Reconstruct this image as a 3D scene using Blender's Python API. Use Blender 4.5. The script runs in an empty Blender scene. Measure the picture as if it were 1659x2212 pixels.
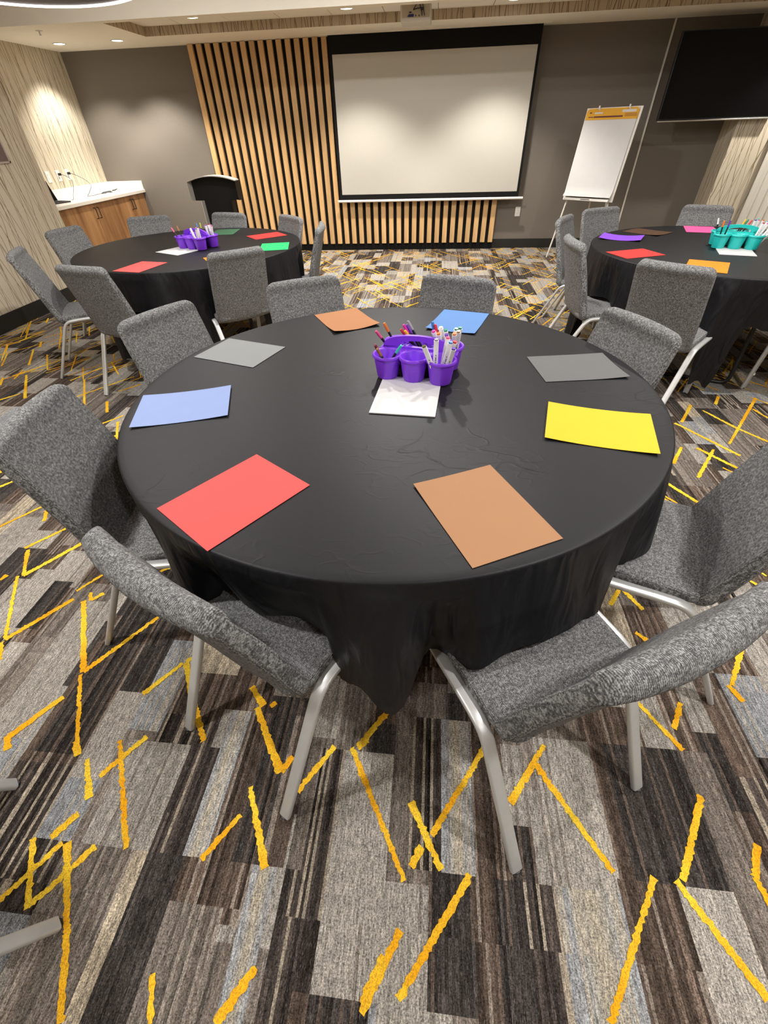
import bpy, bmesh, math, random
import numpy as np
from mathutils import Matrix, Vector

random.seed(7)
rng = np.random.default_rng(11)
SC = bpy.context.scene
COL = SC.collection
PI = math.pi

# ------------------------------------------------------------------ camera
F_PX, PITCH, ROLL, YAW, CAM_H = 919.5, 0.7301, 0.03498, -0.12057, 1.4456
fwd = Vector((math.sin(YAW) * math.cos(PITCH), math.cos(YAW) * math.cos(PITCH), -math.sin(PITCH)))
rgt = Vector((math.cos(YAW), -math.sin(YAW), 0))
dwn = fwd.cross(rgt)
r2 = rgt * math.cos(ROLL) + dwn * math.sin(ROLL)
d2 = -rgt * math.sin(ROLL) + dwn * math.cos(ROLL)
cam_data = bpy.data.cameras.new('camera')
cam_data.sensor_fit = 'VERTICAL'
cam_data.sensor_height = 36.0
cam_data.lens = F_PX / 2212 * 36.0
cam_data.clip_start = 0.02
cam = bpy.data.objects.new('camera', cam_data)
COL.objects.link(cam)
up = -d2
bk = -fwd
cam.matrix_world = Matrix(((r2.x, up.x, bk.x, 0), (r2.y, up.y, bk.y, 0), (r2.z, up.z, bk.z, CAM_H), (0, 0, 0, 1)))
SC.camera = cam

# ------------------------------------------------------------------ world, exposure
world = bpy.data.worlds.new('world')
SC.world = world
world.use_nodes = True
world.node_tree.nodes['Background'].inputs[0].default_value = (1.0, 0.93, 0.84, 1)
world.node_tree.nodes['Background'].inputs[1].default_value = 0.05
SC.view_settings.view_transform = 'Standard'
SC.view_settings.look = 'None'
SC.view_settings.gamma = 1.0
SC.view_settings.use_curve_mapping = False
SC.view_settings.exposure = 0.40
WARM = (1.0, 0.94, 0.85)
NEUTRAL = (1.0, 0.975, 0.945)
# recessed lamps: x, y, ceiling height, watts, spot angle in degrees
STAGE_Z, TRAY_Z, MAIN_Z = 2.36, 2.44, 2.86
LAMPS_STAGE = [(-4.77, 7.42, STAGE_Z, 74, 112), (-4.0, 7.42, STAGE_Z, 120, 112), (4.25, 7.12, STAGE_Z, 95, 112)]
LAMPS_TRAY = [(-2.79, 6.93, TRAY_Z, 118, 112), (-1.06, 6.95, TRAY_Z, 118, 112), (0.72, 7.0, TRAY_Z, 118, 112)]
# wide flat lamps of the high ceiling (no spot angle)
LAMPS_MAIN = [(-1.8, -1.2, MAIN_Z, 24, 0), (1.6, -1.2, MAIN_Z, 24, 0), (-1.85, 0.5, MAIN_Z, 36, 0), (1.65, 0.4, MAIN_Z, 37, 0),
              (-2.2, 2.7, MAIN_Z, 27, 0), (0.4, 2.9, MAIN_Z, 30, 0), (2.2, 2.2, MAIN_Z, 32, 0), (-0.4, 4.5, MAIN_Z, 58, 0),
              (2.5, 4.9, MAIN_Z, 20, 0), (-2.3, 4.6, MAIN_Z, 20, 0)]
SC.cycles.max_bounces = 5
SC.cycles.diffuse_bounces = 4
SC.cycles.glossy_bounces = 2
SC.cycles.transmission_bounces = 2
SC.cycles.caustics_reflective = False
SC.cycles.caustics_refractive = False
SC.cycles.adaptive_threshold = 0.07

# ------------------------------------------------------------------ materials
def new_mat(name):
    m = bpy.data.materials.new(name)
    m.use_nodes = True
    nt = m.node_tree
    for n in list(nt.nodes):
        nt.nodes.remove(n)
    out = nt.nodes.new('ShaderNodeOutputMaterial')
    b = nt.nodes.new('ShaderNodeBsdfPrincipled')
    nt.links.new(b.outputs[0], out.inputs[0])
    return m, nt, b

def N(nt, typ, **kw):
    n = nt.nodes.new('ShaderNode' + typ)
    for k, v in kw.items():
        if k.startswith('i_'):
            n.inputs[k[2:]].default_value = v
        else:
            setattr(n, k, v)
    return n

def M2(nt, op, a, b=None, c=None, clamp=False):
    n = nt.nodes.new('ShaderNodeMath')
    n.operation = op
    n.use_clamp = clamp
    for i, v in enumerate((a, b, c)):
        if v is None:
            continue
        if isinstance(v, (int, float)):
            n.inputs[i].default_value = v
        else:
            nt.links.new(v, n.inputs[i])
    return n.outputs[0]

def mixc(nt, fac, a, b, blend='MIX'):
    n = nt.nodes.new('ShaderNodeMix')
    n.data_type = 'RGBA'
    n.blend_type = blend
    for sock, v in ((n.inputs[0], fac), (n.inputs[6], a), (n.inputs[7], b)):
        if isinstance(v, (int, float)):
            sock.default_value = v
        elif isinstance(v, tuple):
            sock.default_value = (*v[:3], 1)
        else:
            nt.links.new(v, sock)
    return n.outputs[2]

def coords(nt, scale=(1, 1, 1), kind='Object'):
    t = N(nt, 'TexCoord')
    m = N(nt, 'Mapping')
    m.inputs['Scale'].default_value = scale
    nt.links.new(t.outputs[kind], m.inputs[0])
    return m.outputs[0]

def noise(nt, vec, scale, detail=2, rough=0.5):
    n = N(nt, 'TexNoise')
    n.inputs['Scale'].default_value = scale
    n.inputs['Detail'].default_value = detail
    n.inputs['Roughness'].default_value = rough
    nt.links.new(vec, n.inputs['Vector'])
    return n.outputs['Fac']

def ramp(nt, fac, stops):
    n = N(nt, 'ValToRGB')
    el = n.color_ramp.elements
    while len(el) < len(stops):
        el.new(0.5)
    for e, (p, c) in zip(el, stops):
        e.position = p
        e.color = (*c[:3], 1) if isinstance(c, tuple) else (c, c, c, 1)
    nt.links.new(fac, n.inputs[0])
    return n.outputs[0]

def bump(nt, b, height, strength=0.3, dist=0.002):
    n = N(nt, 'Bump')
    n.inputs['Strength'].default_value = strength
    n.inputs['Distance'].default_value = dist
    nt.links.new(height, n.inputs['Height'])
    nt.links.new(n.outputs[0], b.inputs['Normal'])

def plain(name, col, rough=0.5, metal=0.0, var=0.08, scale=30, spec=0.5, emis=None, bmp=0.0):
    m, nt, b = new_mat(name)
    v = coords(nt)
    f = noise(nt, v, scale, 1)
    dark = tuple(c * (1 - var) for c in col)
    lite = tuple(min(1, c * (1 + var)) for c in col)
    nt.links.new(mixc(nt, f, dark, lite), b.inputs['Base Color'])
    b.inputs['Roughness'].default_value = rough
    b.inputs['Metallic'].default_value = metal
    b.inputs['Specular IOR Level'].default_value = spec
    if bmp:
        bump(nt, b, f, bmp, 0.001)
    if emis:
        b.inputs['Emission Color'].default_value = (*emis[0], 1)
        b.inputs['Emission Strength'].default_value = emis[1]
    return m

MAT = {}
MAT['black_plastic'] = plain('black_plastic', (0.012, 0.012, 0.013), 0.45)
MAT['black_matte'] = plain('black_matte', (0.008, 0.008, 0.008), 0.9, spec=0.2)
MAT['black_gloss'] = plain('black_gloss', (0.003, 0.003, 0.0035), 0.16, spec=0.22)
MAT['podium_black'] = plain('podium_black', (0.006, 0.006, 0.006), 0.6, spec=0.3)
MAT['brushed_metal'] = plain('brushed_metal', (0.60, 0.58, 0.54), 0.36, 1.0, 0.05, 60)
MAT['chair_metal'] = plain('chair_metal', (0.64, 0.645, 0.64), 0.42, 0.45, 0.04, 60)
MAT['silver_paint'] = plain('silver_paint', (0.58, 0.56, 0.51), 0.4, 0.2)
MAT['shell_tan'] = plain('shell_tan', (0.55, 0.47, 0.36), 0.5)
MAT['white_paint'] = plain('white_paint', (0.80, 0.77, 0.70), 0.5, var=0.02)
MAT['white_plastic'] = plain('white_plastic', (0.82, 0.81, 0.78), 0.35, var=0.02)
MAT['projector_shell'] = plain('projector_shell', (0.66, 0.63, 0.57), 0.4, var=0.03)
MAT['screen_white'] = plain('screen_white', (0.50, 0.48, 0.43), 0.85, var=0.01, spec=0.2)
MAT['counter_white'] = plain('counter_white', (0.80, 0.77, 0.69), 0.3, var=0.03, scale=8)
MAT['ceiling_paint'] = plain('ceiling_paint', (0.88, 0.84, 0.74), 0.9, var=0.02, scale=5, spec=0.2)
MAT['ceiling_paint_shaded'] = plain('ceiling_paint_shaded', (0.60, 0.50, 0.36), 0.9, var=0.02, scale=5, spec=0.2)  # unused: ceiling paint with the bulkhead face's shade put into its colour
MAT['ceiling_tile'] = plain('ceiling_tile', (0.84, 0.81, 0.74), 0.95, var=0.06, scale=220, spec=0.1, bmp=0.2)
MAT['tile_grid'] = plain('tile_grid', (0.52, 0.46, 0.36), 0.7)
MAT['baseboard'] = plain('baseboard', (0.018, 0.017, 0.015), 0.6, spec=0.3)
MAT['lamp_glow'] = plain('lamp_glow', (1, 0.97, 0.9), 0.5, emis=((1.0, 0.95, 0.88), 9.0))
MAT['ring_glow'] = plain('ring_glow', (1, 0.95, 0.95), 0.5, emis=((1.0, 0.92, 0.90), 4.5))
MAT['bronze'] = plain('bronze', (0.035, 0.018, 0.012), 0.6)
MAT['purple_plastic'] = plain('purple_plastic', (0.215, 0.042, 0.70), 0.38, var=0.03)
MAT['teal_plastic'] = plain('teal_plastic', (0.02, 0.55, 0.52), 0.38, var=0.03)
MAT['marker_white'] = plain('marker_white', (0.82, 0.80, 0.80), 0.35, var=0.02)
MAT['marker_print'] = plain('marker_print', (0.05, 0.05, 0.06), 0.5)
MAT['cable_grey'] = plain('cable_grey', (0.10, 0.11, 0.13), 0.5)
MAT['pad_header'] = plain('pad_header', (0.66, 0.34, 0.012), 0.6, var=0.05)
MAT['pad_print'] = plain('pad_print', (0.10, 0.015, 0.02), 0.6)
MAT['pad_amber'] = plain('pad_amber', (0.45, 0.20, 0.01), 0.6)
MAT['usb_blue'] = plain('usb_blue', (0.01, 0.02, 0.16), 0.4)
MAT['sign_mauve'] = plain('sign_mauve', (0.16, 0.115, 0.11), 0.4)
MAT['sign_rim'] = plain('sign_rim', (0.45, 0.38, 0.33), 0.3)
MAT['wall_rear'] = plain('wall_rear', (0.50, 0.45, 0.36), 0.9, var=0.05, spec=0.2)

PEN = dict(pink=(0.80, 0.10, 0.24), orange=(0.78, 0.22, 0.03), maroon=(0.22, 0.03, 0.05), brown=(0.33, 0.14, 0.05),
           teal=(0.05, 0.55, 0.50), red=(0.62, 0.03, 0.04), magenta=(0.70, 0.03, 0.35), yellow=(0.85, 0.50, 0.03),
           purple=(0.14, 0.05, 0.42), grey=(0.35, 0.33, 0.36), blue=(0.05, 0.22, 0.55), white=(0.85, 0.82, 0.82),
           green=(0.02, 0.26, 0.15), olive=(0.13, 0.12, 0.04), lime=(0.45, 0.55, 0.05))
for k, c in PEN.items():
    MAT['cap_' + k] = plain('cap_' + k, c, 0.35, var=0.03)
PAPER = dict(red=(0.70, 0.088, 0.082), tan=(0.36, 0.188, 0.095), yellow=(0.62, 0.455, 0.026), grey=(0.125, 0.125, 0.125),
             lavender=(0.235, 0.305, 0.54), steel=(0.095, 0.205, 0.45), pale_grey=(0.22, 0.23, 0.23), copper=(0.37, 0.165, 0.070),
             white=(0.60, 0.595, 0.595), dark_green=(0.045, 0.125, 0.065), green=(0.02, 0.50, 0.13), orange=(0.86, 0.24, 0.015),
             purple=(0.23, 0.07, 0.62), dark_brown=(0.085, 0.042, 0.022), pink=(0.88, 0.11, 0.33), scarlet=(0.82, 0.04, 0.035))
for k, c in PAPER.items():
    MAT['paper_' + k] = plain('paper_' + k, c, 0.75, var=0.025, scale=12, spec=0.25)

def mat_fabric():
    m, nt, b = new_mat('grey_tweed')
    v = coords(nt)
    n1 = noise(nt, v, 340, 2, 0.7)
    n2 = noise(nt, v, 130, 2, 0.6)
    n3 = noise(nt, v, 9, 2)
    w = N(nt, 'TexWave')
    w.inputs['Scale'].default_value = 95
    w.inputs['Distortion'].default_value = 6
    w.inputs['Detail'].default_value = 2
    nt.links.new(v, w.inputs['Vector'])
    s = M2(nt, 'ADD', M2(nt, 'MULTIPLY', n1, 0.55), M2(nt, 'MULTIPLY', n2, 0.35))
    s = M2(nt, 'ADD', s, M2(nt, 'MULTIPLY', w.outputs['Fac'], 0.12))
    c = ramp(nt, s, [(0.36, (0.040, 0.040, 0.042)), (0.50, (0.140, 0.141, 0.143)), (0.65, (0.44, 0.44, 0.435))])
    c = mixc(nt, n3, mixc(nt, 0.18, c, (0.10, 0.09, 0.088)), c)
    nt.links.new(c, b.inputs['Base Color'])
    b.inputs['Roughness'].default_value = 0.92
    b.inputs['Specular IOR Level'].default_value = 0.15
    bump(nt, b, s, 0.6, 0.0015)
    return m
MAT['fabric'] = mat_fabric()

def mat_cloth():
    m, nt, b = new_mat('black_tablecloth')
    v = coords(nt)
    big = noise(nt, v, 3.2, 1, 0.55)
    # creases: thin ridges where a warped noise crosses its mid value
    def ridge(scale, width, seed):
        mp = N(nt, 'Mapping')
        mp.inputs['Location'].default_value = (seed, seed * 1.7, 0.3 * seed)
        mp.inputs['Scale'].default_value = (1.0, 1.9, 1.0)
        mp.inputs['Rotation'].default_value = (0, 0, seed)
        nt.links.new(v, mp.inputs[0])
        f = noise(nt, mp.outputs[0], scale, 2, 0.55)
        d = M2(nt, 'ABSOLUTE', M2(nt, 'SUBTRACT', f, 0.5))
        return M2(nt, 'SUBTRACT', 1.0, M2(nt, 'DIVIDE', d, width, clamp=True))
    msk = ramp(nt, noise(nt, v, 2.3, 2), [(0.50, 0.0), (0.70, 1.0)])
    r = M2(nt, 'MULTIPLY', M2(nt, 'ADD', ridge(3.2, 0.012, 1.3), M2(nt, 'MULTIPLY', ridge(8, 0.03, 4.1), 0.5)), msk)
    weave = noise(nt, v, 900, 1)
    h = M2(nt, 'ADD', M2(nt, 'MULTIPLY', r, 0.26), M2(nt, 'MULTIPLY', big, 0.5))
    geo = N(nt, 'NewGeometry')
    sp = N(nt, 'SeparateXYZ')
    nt.links.new(geo.outputs['True Normal'], sp.inputs[0])
    hang = M2(nt, 'SUBTRACT', 1.0, M2(nt, 'MULTIPLY', M2(nt, 'ABSOLUTE', sp.outputs[2]), 1.6, clamp=True), clamp=True)
    mh = N(nt, 'Mapping')
    mh.inputs['Scale'].default_value = (15, 15, 4.5)
    nt.links.new(v, mh.inputs[0])
    wr = N(nt, 'TexNoise')
    wr.inputs['Scale'].default_value = 1.0
    wr.inputs['Detail'].default_value = 1.5
    wr.inputs['Distortion'].default_value = 1.2
    nt.links.new(mh.outputs[0], wr.inputs['Vector'])
    h = M2(nt, 'ADD', h, M2(nt, 'MULTIPLY', M2(nt, 'MULTIPLY', wr.outputs['Fac'], hang), 5.0))
    nt.links.new(mixc(nt, weave, (0.0045, 0.0045, 0.0056), (0.0140, 0.0138, 0.0165)), b.inputs['Base Color'])
    b.inputs['Roughness'].default_value = 0.5
    b.inputs['Specular IOR Level'].default_value = 0.27
    bump(nt, b, h, 0.6, 0.006)
    return m
MAT['cloth'] = mat_cloth()

def mat_wallpaper(name, axis, base, line, f=1.0):
    m, nt, b = new_mat(name)
    v = coords(nt)
    s = N(nt, 'SeparateXYZ')
    nt.links.new(v, s.inputs[0])
    u = s.outputs[axis]
    z = s.outputs[2]
    mp = N(nt, 'Mapping')
    mp.inputs['Scale'].default_value = (2.2, 2.2, 0.9)
    nt.links.new(v, mp.inputs[0])
    tot = None
    for k, (slope, per, wd, sc) in enumerate(((0.13, 0.105, 0.040, 1.0), (-0.14, 0.122, 0.036, 1.6), (0.05, 0.145, 0.032, 0.7), (-0.06, 0.17, 0.028, 2.1))):
        mp2 = N(nt, 'Mapping')
        mp2.inputs['Location'].default_value = (3.1 * k, 1.7 * k, 5.3 * k)
        nt.links.new(mp.outputs[0], mp2.inputs[0])
        nz = noise(nt, mp2.outputs[0], sc, 1)
        t = M2(nt, 'ADD', u, M2(nt, 'MULTIPLY', z, slope))
        t = M2(nt, 'ADD', t, M2(nt, 'MULTIPLY', nz, 0.16))
        t = M2(nt, 'FRACT', M2(nt, 'DIVIDE', t, per / f))
        d = M2(nt, 'ABSOLUTE', M2(nt, 'SUBTRACT', t, 0.5))
        ln = M2(nt, 'SUBTRACT', 1.0, M2(nt, 'DIVIDE', d, wd * 1.1, clamp=True))
        ln = M2(nt, 'MULTIPLY', ln, 1.5, clamp=True)
        tot = ln if tot is None else M2(nt, 'MAXIMUM', tot, ln)
    tot = M2(nt, 'MULTIPLY', tot, ramp(nt, noise(nt, mp.outputs[0], 4, 2), [(0.3, 0.45), (0.65, 1.0)]))
    nt.links.new(mixc(nt, tot, base, line), b.inputs['Base Color'])
    b.inputs['Roughness'].default_value = 0.7
    b.inputs['Specular IOR Level'].default_value = 0.25
    return m
MAT['paper_x'] = mat_wallpaper('wallpaper_side', 1, (0.62, 0.55, 0.43), (0.19, 0.145, 0.085))
MAT['paper_y'] = mat_wallpaper('wallpaper_front', 0, (0.62, 0.55, 0.43), (0.17, 0.125, 0.075))
MAT['paper_band_y'] = mat_wallpaper('wallpaper_band', 0, (0.52, 0.43, 0.31), (0.12, 0.075, 0.04))
MAT['paper_band_x'] = mat_wallpaper('wallpaper_band_side', 1, (0.52, 0.43, 0.31), (0.12, 0.075, 0.04))

def mat_wood(name, a, b_, c, axis_scale, rough=0.5):
    m, nt, b = new_mat(name)
    v = coords(nt, axis_scale)
    g = noise(nt, v, 1.0, 5, 0.62)
    oi = N(nt, 'ObjectInfo')
    col = ramp(nt, g, [(0.28, a), (0.5, b_), (0.74, c)])
    hv = N(nt, 'HueSaturation')
    nt.links.new(col, hv.inputs['Color'])
    nt.links.new(M2(nt, 'ADD', 0.86, M2(nt, 'MULTIPLY', oi.outputs['Random'], 0.26)), hv.inputs['Value'])
    nt.links.new(hv.outputs[0], b.inputs['Base Color'])
    b.inputs['Roughness'].default_value = rough
    return m
MAT['slat_wood'] = mat_wood('slat_oak', (0.43, 0.245, 0.098), (0.60, 0.37, 0.160), (0.72, 0.48, 0.24), (60, 60, 1.6))
MAT['cabinet_wood'] = mat_wood('cabinet_walnut', (0.17, 0.075, 0.028), (0.30, 0.150, 0.060), (0.44, 0.25, 0.115), (9, 9, 0.9), 0.45)

def mat_wall():
    m, nt, b = new_mat('taupe_vinyl')
    v = coords(nt)
    f = noise(nt, v, 160, 1)
    g = noise(nt, v, 1.2, 2)
    c = mixc(nt, f, (0.150, 0.132, 0.112), (0.205, 0.182, 0.156))
    nt.links.new(mixc(nt, M2(nt, 'MULTIPLY', g, 0.25), c, (0.16, 0.14, 0.118)), b.inputs['Base Color'])
    b.inputs['Roughness'].default_value = 0.8
    b.inputs['Specular IOR Level'].default_value = 0.25
    return m
MAT['taupe'] = mat_wall()

def mat_carpet():
    m, nt, b = new_mat('carpet')
    a = N(nt, 'Attribute')
    a.attribute_name = 'pattern'
    v = coords(nt)
    st = N(nt, 'Mapping')
    st.inputs['Scale'].default_value = (215, 42, 1)
    nt.links.new(v, st.inputs[0])
    s1 = noise(nt, st.outputs[0], 1.0, 2, 0.65)
    n2 = noise(nt, v, 240, 2, 0.85)
    k = M2(nt, 'ADD', M2(nt, 'MULTIPLY', s1, 1.1), M2(nt, 'ADD', M2(nt, 'MULTIPLY', n2, 1.6), -0.1))
    # k averages 1.25; stretch its contrast and normalise to 1
    g = ramp(nt, M2(nt, 'MULTIPLY', k, 0.4), [(0.36, 0.14), (0.50, 0.47), (0.66, 1.0)])
    c = mixc(nt, 1.0, a.outputs['Color'], g, 'MULTIPLY')
    br = N(nt, 'VectorMath')
    br.operation = 'SCALE'
    br.inputs['Scale'].default_value = 2.2
    nt.links.new(c, br.inputs[0])
    fl = ramp(nt, noise(nt, st.outputs[0], 1.7, 1, 0.8), [(0.60, 0.0), (0.74, 1.0)])
    c2 = mixc(nt, M2(nt, 'MULTIPLY', fl, 0.38), br.outputs[0], (0.34, 0.315, 0.29))
    nt.links.new(c2, b.inputs['Base Color'])
    b.inputs['Roughness'].default_value = 1.0
    b.inputs['Specular IOR Level'].default_value = 0.05
    bump(nt, b, n2, 0.9, 0.006)
    return m
MAT['carpet'] = mat_carpet()

def mat_yellow():
    m, nt, b = new_mat('carpet_yellow')
    v = coords(nt)
    n = noise(nt, v, 300, 2, 0.75)
    g = noise(nt, v, 5, 2)
    c = mixc(nt, ramp(nt, g, [(0.40, 0.0), (0.60, 1.0)]), (0.92, 0.43, 0.014), (0.98, 0.68, 0.050))
    nt.links.new(mixc(nt, ramp(nt, n, [(0.36, 0.0), (0.56, 1.0)]), mixc(nt, 0.62, c, (0.34, 0.14, 0.02)), c), b.inputs['Base Color'])
    b.inputs['Roughness'].default_value = 1.0
    b.inputs['Specular IOR Level'].default_value = 0.05
    pass
    return m
MAT['carpet_yellow'] = mat_yellow()

def mat_sheer():
    m, nt, b = new_mat('sheer_curtain')
    v = coords(nt, (400, 400, 40))
    f = noise(nt, v, 1.0, 2)
    nt.links.new(mixc(nt, f, (0.66, 0.63, 0.57), (0.82, 0.80, 0.74)), b.inputs['Base Color'])
    b.inputs['Roughness'].default_value = 0.9
    b.inputs['Transmission Weight'].default_value = 0.0
    return m
MAT['sheer'] = mat_sheer()

# ------------------------------------------------------------------ object helpers
def link(name, me, parent=None, mat=None):
    o = bpy.data.objects.new(name, me)
    COL.objects.link(o)
    if parent is not None:
        o.parent = parent
    if mat is not None and me is not None:
        me.materials.append(MAT[mat])
    return o

def mesh(name, verts, faces, smooth=False):
    me = bpy.data.meshes.new(name)
    me.from_pydata([tuple(map(float, v)) for v in verts], [], [tuple(map(int, f)) for f in faces])
    bm = bmesh.new()
    bm.from_mesh(me)
    bmesh.ops.recalc_face_normals(bm, faces=bm.faces)
    bm.to_mesh(me)
    bm.free()
    if smooth:
        me.polygons.foreach_set('use_smooth', [True] * len(me.polygons))
        me.set_sharp_from_angle(angle=math.radians(48))
    return me

def part(name, geo, mat, parent=None, smooth=False):
    return link(name, mesh(name, geo[0], geo[1], smooth), parent, mat)

def tag(o, label, cat, group=None):
    o['label'] = label
    o['category'] = cat
    if group:
        o['group'] = group
    return o

def thing(name, label, cat, loc=(0, 0, 0), rz=0.0, group=None):
    o = bpy.data.objects.new(name, None)
    o.empty_display_size = 0.1
    COL.objects.link(o)
    o.location = loc
    o.rotation_euler = (0, 0, rz)
    return tag(o, label, cat, group)

def struct(name, geo, mat, smooth=False):
    o = part(name, geo, mat, None, smooth)
    o['kind'] = 'structure'
    return o

def join(*gs):
    V, Fc = [], []
    for v, f in gs:
        k = len(V)
        V += [tuple(p) for p in v]
        Fc += [tuple(i + k for i in q) for q in f]
    return V, Fc

def box(x0, x1, y0, y1, z0, z1, bev=0.0):
    if bev <= 0:
        V = [(x, y, z) for z in (z0, z1) for y in (y0, y1) for x in (x0, x1)]
        return V, [(0, 2, 3, 1), (4, 5, 7, 6), (0, 1, 5, 4), (2, 6, 7, 3), (0, 4, 6, 2), (1, 3, 7, 5)]
    bm = bmesh.new()
    bmesh.ops.create_cube(bm, size=1.0)
    for v in bm.verts:
        v.co = Vector(((x0 + x1) / 2 + v.co.x * (x1 - x0), (y0 + y1) / 2 + v.co.y * (y1 - y0), (z0 + z1) / 2 + v.co.z * (z1 - z0)))
    bmesh.ops.bevel(bm, geom=list(bm.edges), offset=bev, segments=2, affect='EDGES', profile=0.5)
    bm.verts.index_update()
    V = [tuple(v.co) for v in bm.verts]
    Fc = [tuple(v.index for v in f.verts) for f in bm.faces]
    bm.free()
    return V, Fc

def xf(geo, loc=(0, 0, 0), rot=None):
    V = []
    for v in geo[0]:
        p = Vector(v)
        if rot is not None:
            p = rot @ p
        V.append((p.x + loc[0], p.y + loc[1], p.z + loc[2]))
    return V, geo[1]

def lathe(prof, n=24, close=True):
    V, Fc = [], []
    for r, z in prof:
        for k in range(n):
            a = 2 * PI * k / n
            V.append((r * math.cos(a), r * math.sin(a), z))
    for i in range(len(prof) - 1):
        for k in range(n):
            k2 = (k + 1) % n
            Fc.append((i * n + k, i * n + k2, (i + 1) * n + k2, (i + 1) * n + k))
    if close:
        if prof[0][0] > 1e-6:
            Fc.append(tuple(range(n))[::-1])
        if prof[-1][0] > 1e-6:
            Fc.append(tuple(range((len(prof) - 1) * n, len(prof) * n)))
    return V, Fc

def sweep(path, sec, side=None, cap=True):
    """sweep a closed 2-D section along a polyline; side = the fixed direction of the section's first axis"""
    P = [Vector(p) for p in path]
    n, m = len(P), len(sec)
    V, Fc = [], []
    prev = None
    for i in range(n):
        t = (P[min(i + 1, n - 1)] - P[max(i - 1, 0)]).normalized()
        if side is not None:
            a = Vector(side)
        elif prev is not None:
            a = prev
        else:
            a = Vector((0, 0, 1)) if abs(t.z) < 0.9 else Vector((1, 0, 0))
        a = (a - t * a.dot(t)).normalized()
        prev = a
        b = t.cross(a)
        for (p, q) in sec:
            V.append(tuple(P[i] + a * p + b * q))
    for i in range(n - 1):
        for k in range(m):
            k2 = (k + 1) % m
            Fc.append((i * m + k, i * m + k2, (i + 1) * m + k2, (i + 1) * m + k))
    if cap:
        Fc.append(tuple(range(m))[::-1])
        Fc.append(tuple(range((n - 1) * m, n * m)))
    return V, Fc

def circ(r, n=8):
    return [(r * math.cos(2 * PI * k / n), r * math.sin(2 * PI * k / n)) for k in range(n)]

def rrect(w, h, r, n=3):
    o = []
    for cx, cy, a0 in ((w / 2 - r, h / 2 - r, 0), (-w / 2 + r, h / 2 - r, PI / 2), (-w / 2 + r, -h / 2 + r, PI), (w / 2 - r, -h / 2 + r, 1.5 * PI)):
        for k in range(n + 1):
            a = a0 + PI / 2 * k / n
            o.append((cx + r * math.cos(a), cy + r * math.sin(a)))
    return o

def fillet(pts, rad, n=6):
    P = [Vector(p) for p in pts]
    o = [P[0]]
    for i in range(1, len(P) - 1):
        a = (P[i - 1] - P[i])
        b = (P[i + 1] - P[i])
        d = min(rad, a.length * 0.45, b.length * 0.45)
        s, e = P[i] + a.normalized() * d, P[i] + b.normalized() * d
        for k in range(n + 1):
            t = k / n
            o.append(s * (1 - t) ** 2 + P[i] * 2 * t * (1 - t) + e * t * t)
    o.append(P[-1])
    return o

def smooth_path(pts, n=6):
    P = [Vector(p) for p in pts]
    o = []
    for i in range(len(P) - 1):
        p0, p1, p2, p3 = P[max(i - 1, 0)], P[i], P[i + 1], P[min(i + 2, len(P) - 1)]
        for k in range(n):
            t = k / n
            o.append(0.5 * ((2 * p1) + (p2 - p0) * t + (2 * p0 - 5 * p1 + 4 * p2 - p3) * t * t + (3 * p1 - p0 - 3 * p2 + p3) * t ** 3))
    o.append(P[-1])
    return o

def prism(poly, axis, a, b):
    """extrude a 2-D polygon along axis 0/1/2 between a and b"""
    def pt(u, v, w):
        return {0: (w, u, v), 1: (u, w, v), 2: (u, v, w)}[axis]
    n = len(poly)
    V = [pt(u, v, a) for u, v in poly] + [pt(u, v, b) for u, v in poly]
    Fc = [tuple(range(n)), tuple(range(2 * n - 1, n - 1, -1))]
    Fc += [(k, (k + 1) % n, n + (k + 1) % n, n + k) for k in range(n)]
    return V, Fc

def dup(root, loc, rz):
    r = root.copy()
    COL.objects.link(r)
    r.location = loc
    r.rotation_euler = (0, 0, rz)
    for ch in list(root.children):
        c = ch.copy()
        COL.objects.link(c)
        c.parent = r
        for g in list(ch.children):
            d = g.copy()
            COL.objects.link(d)
            d.parent = c
    return r

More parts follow.
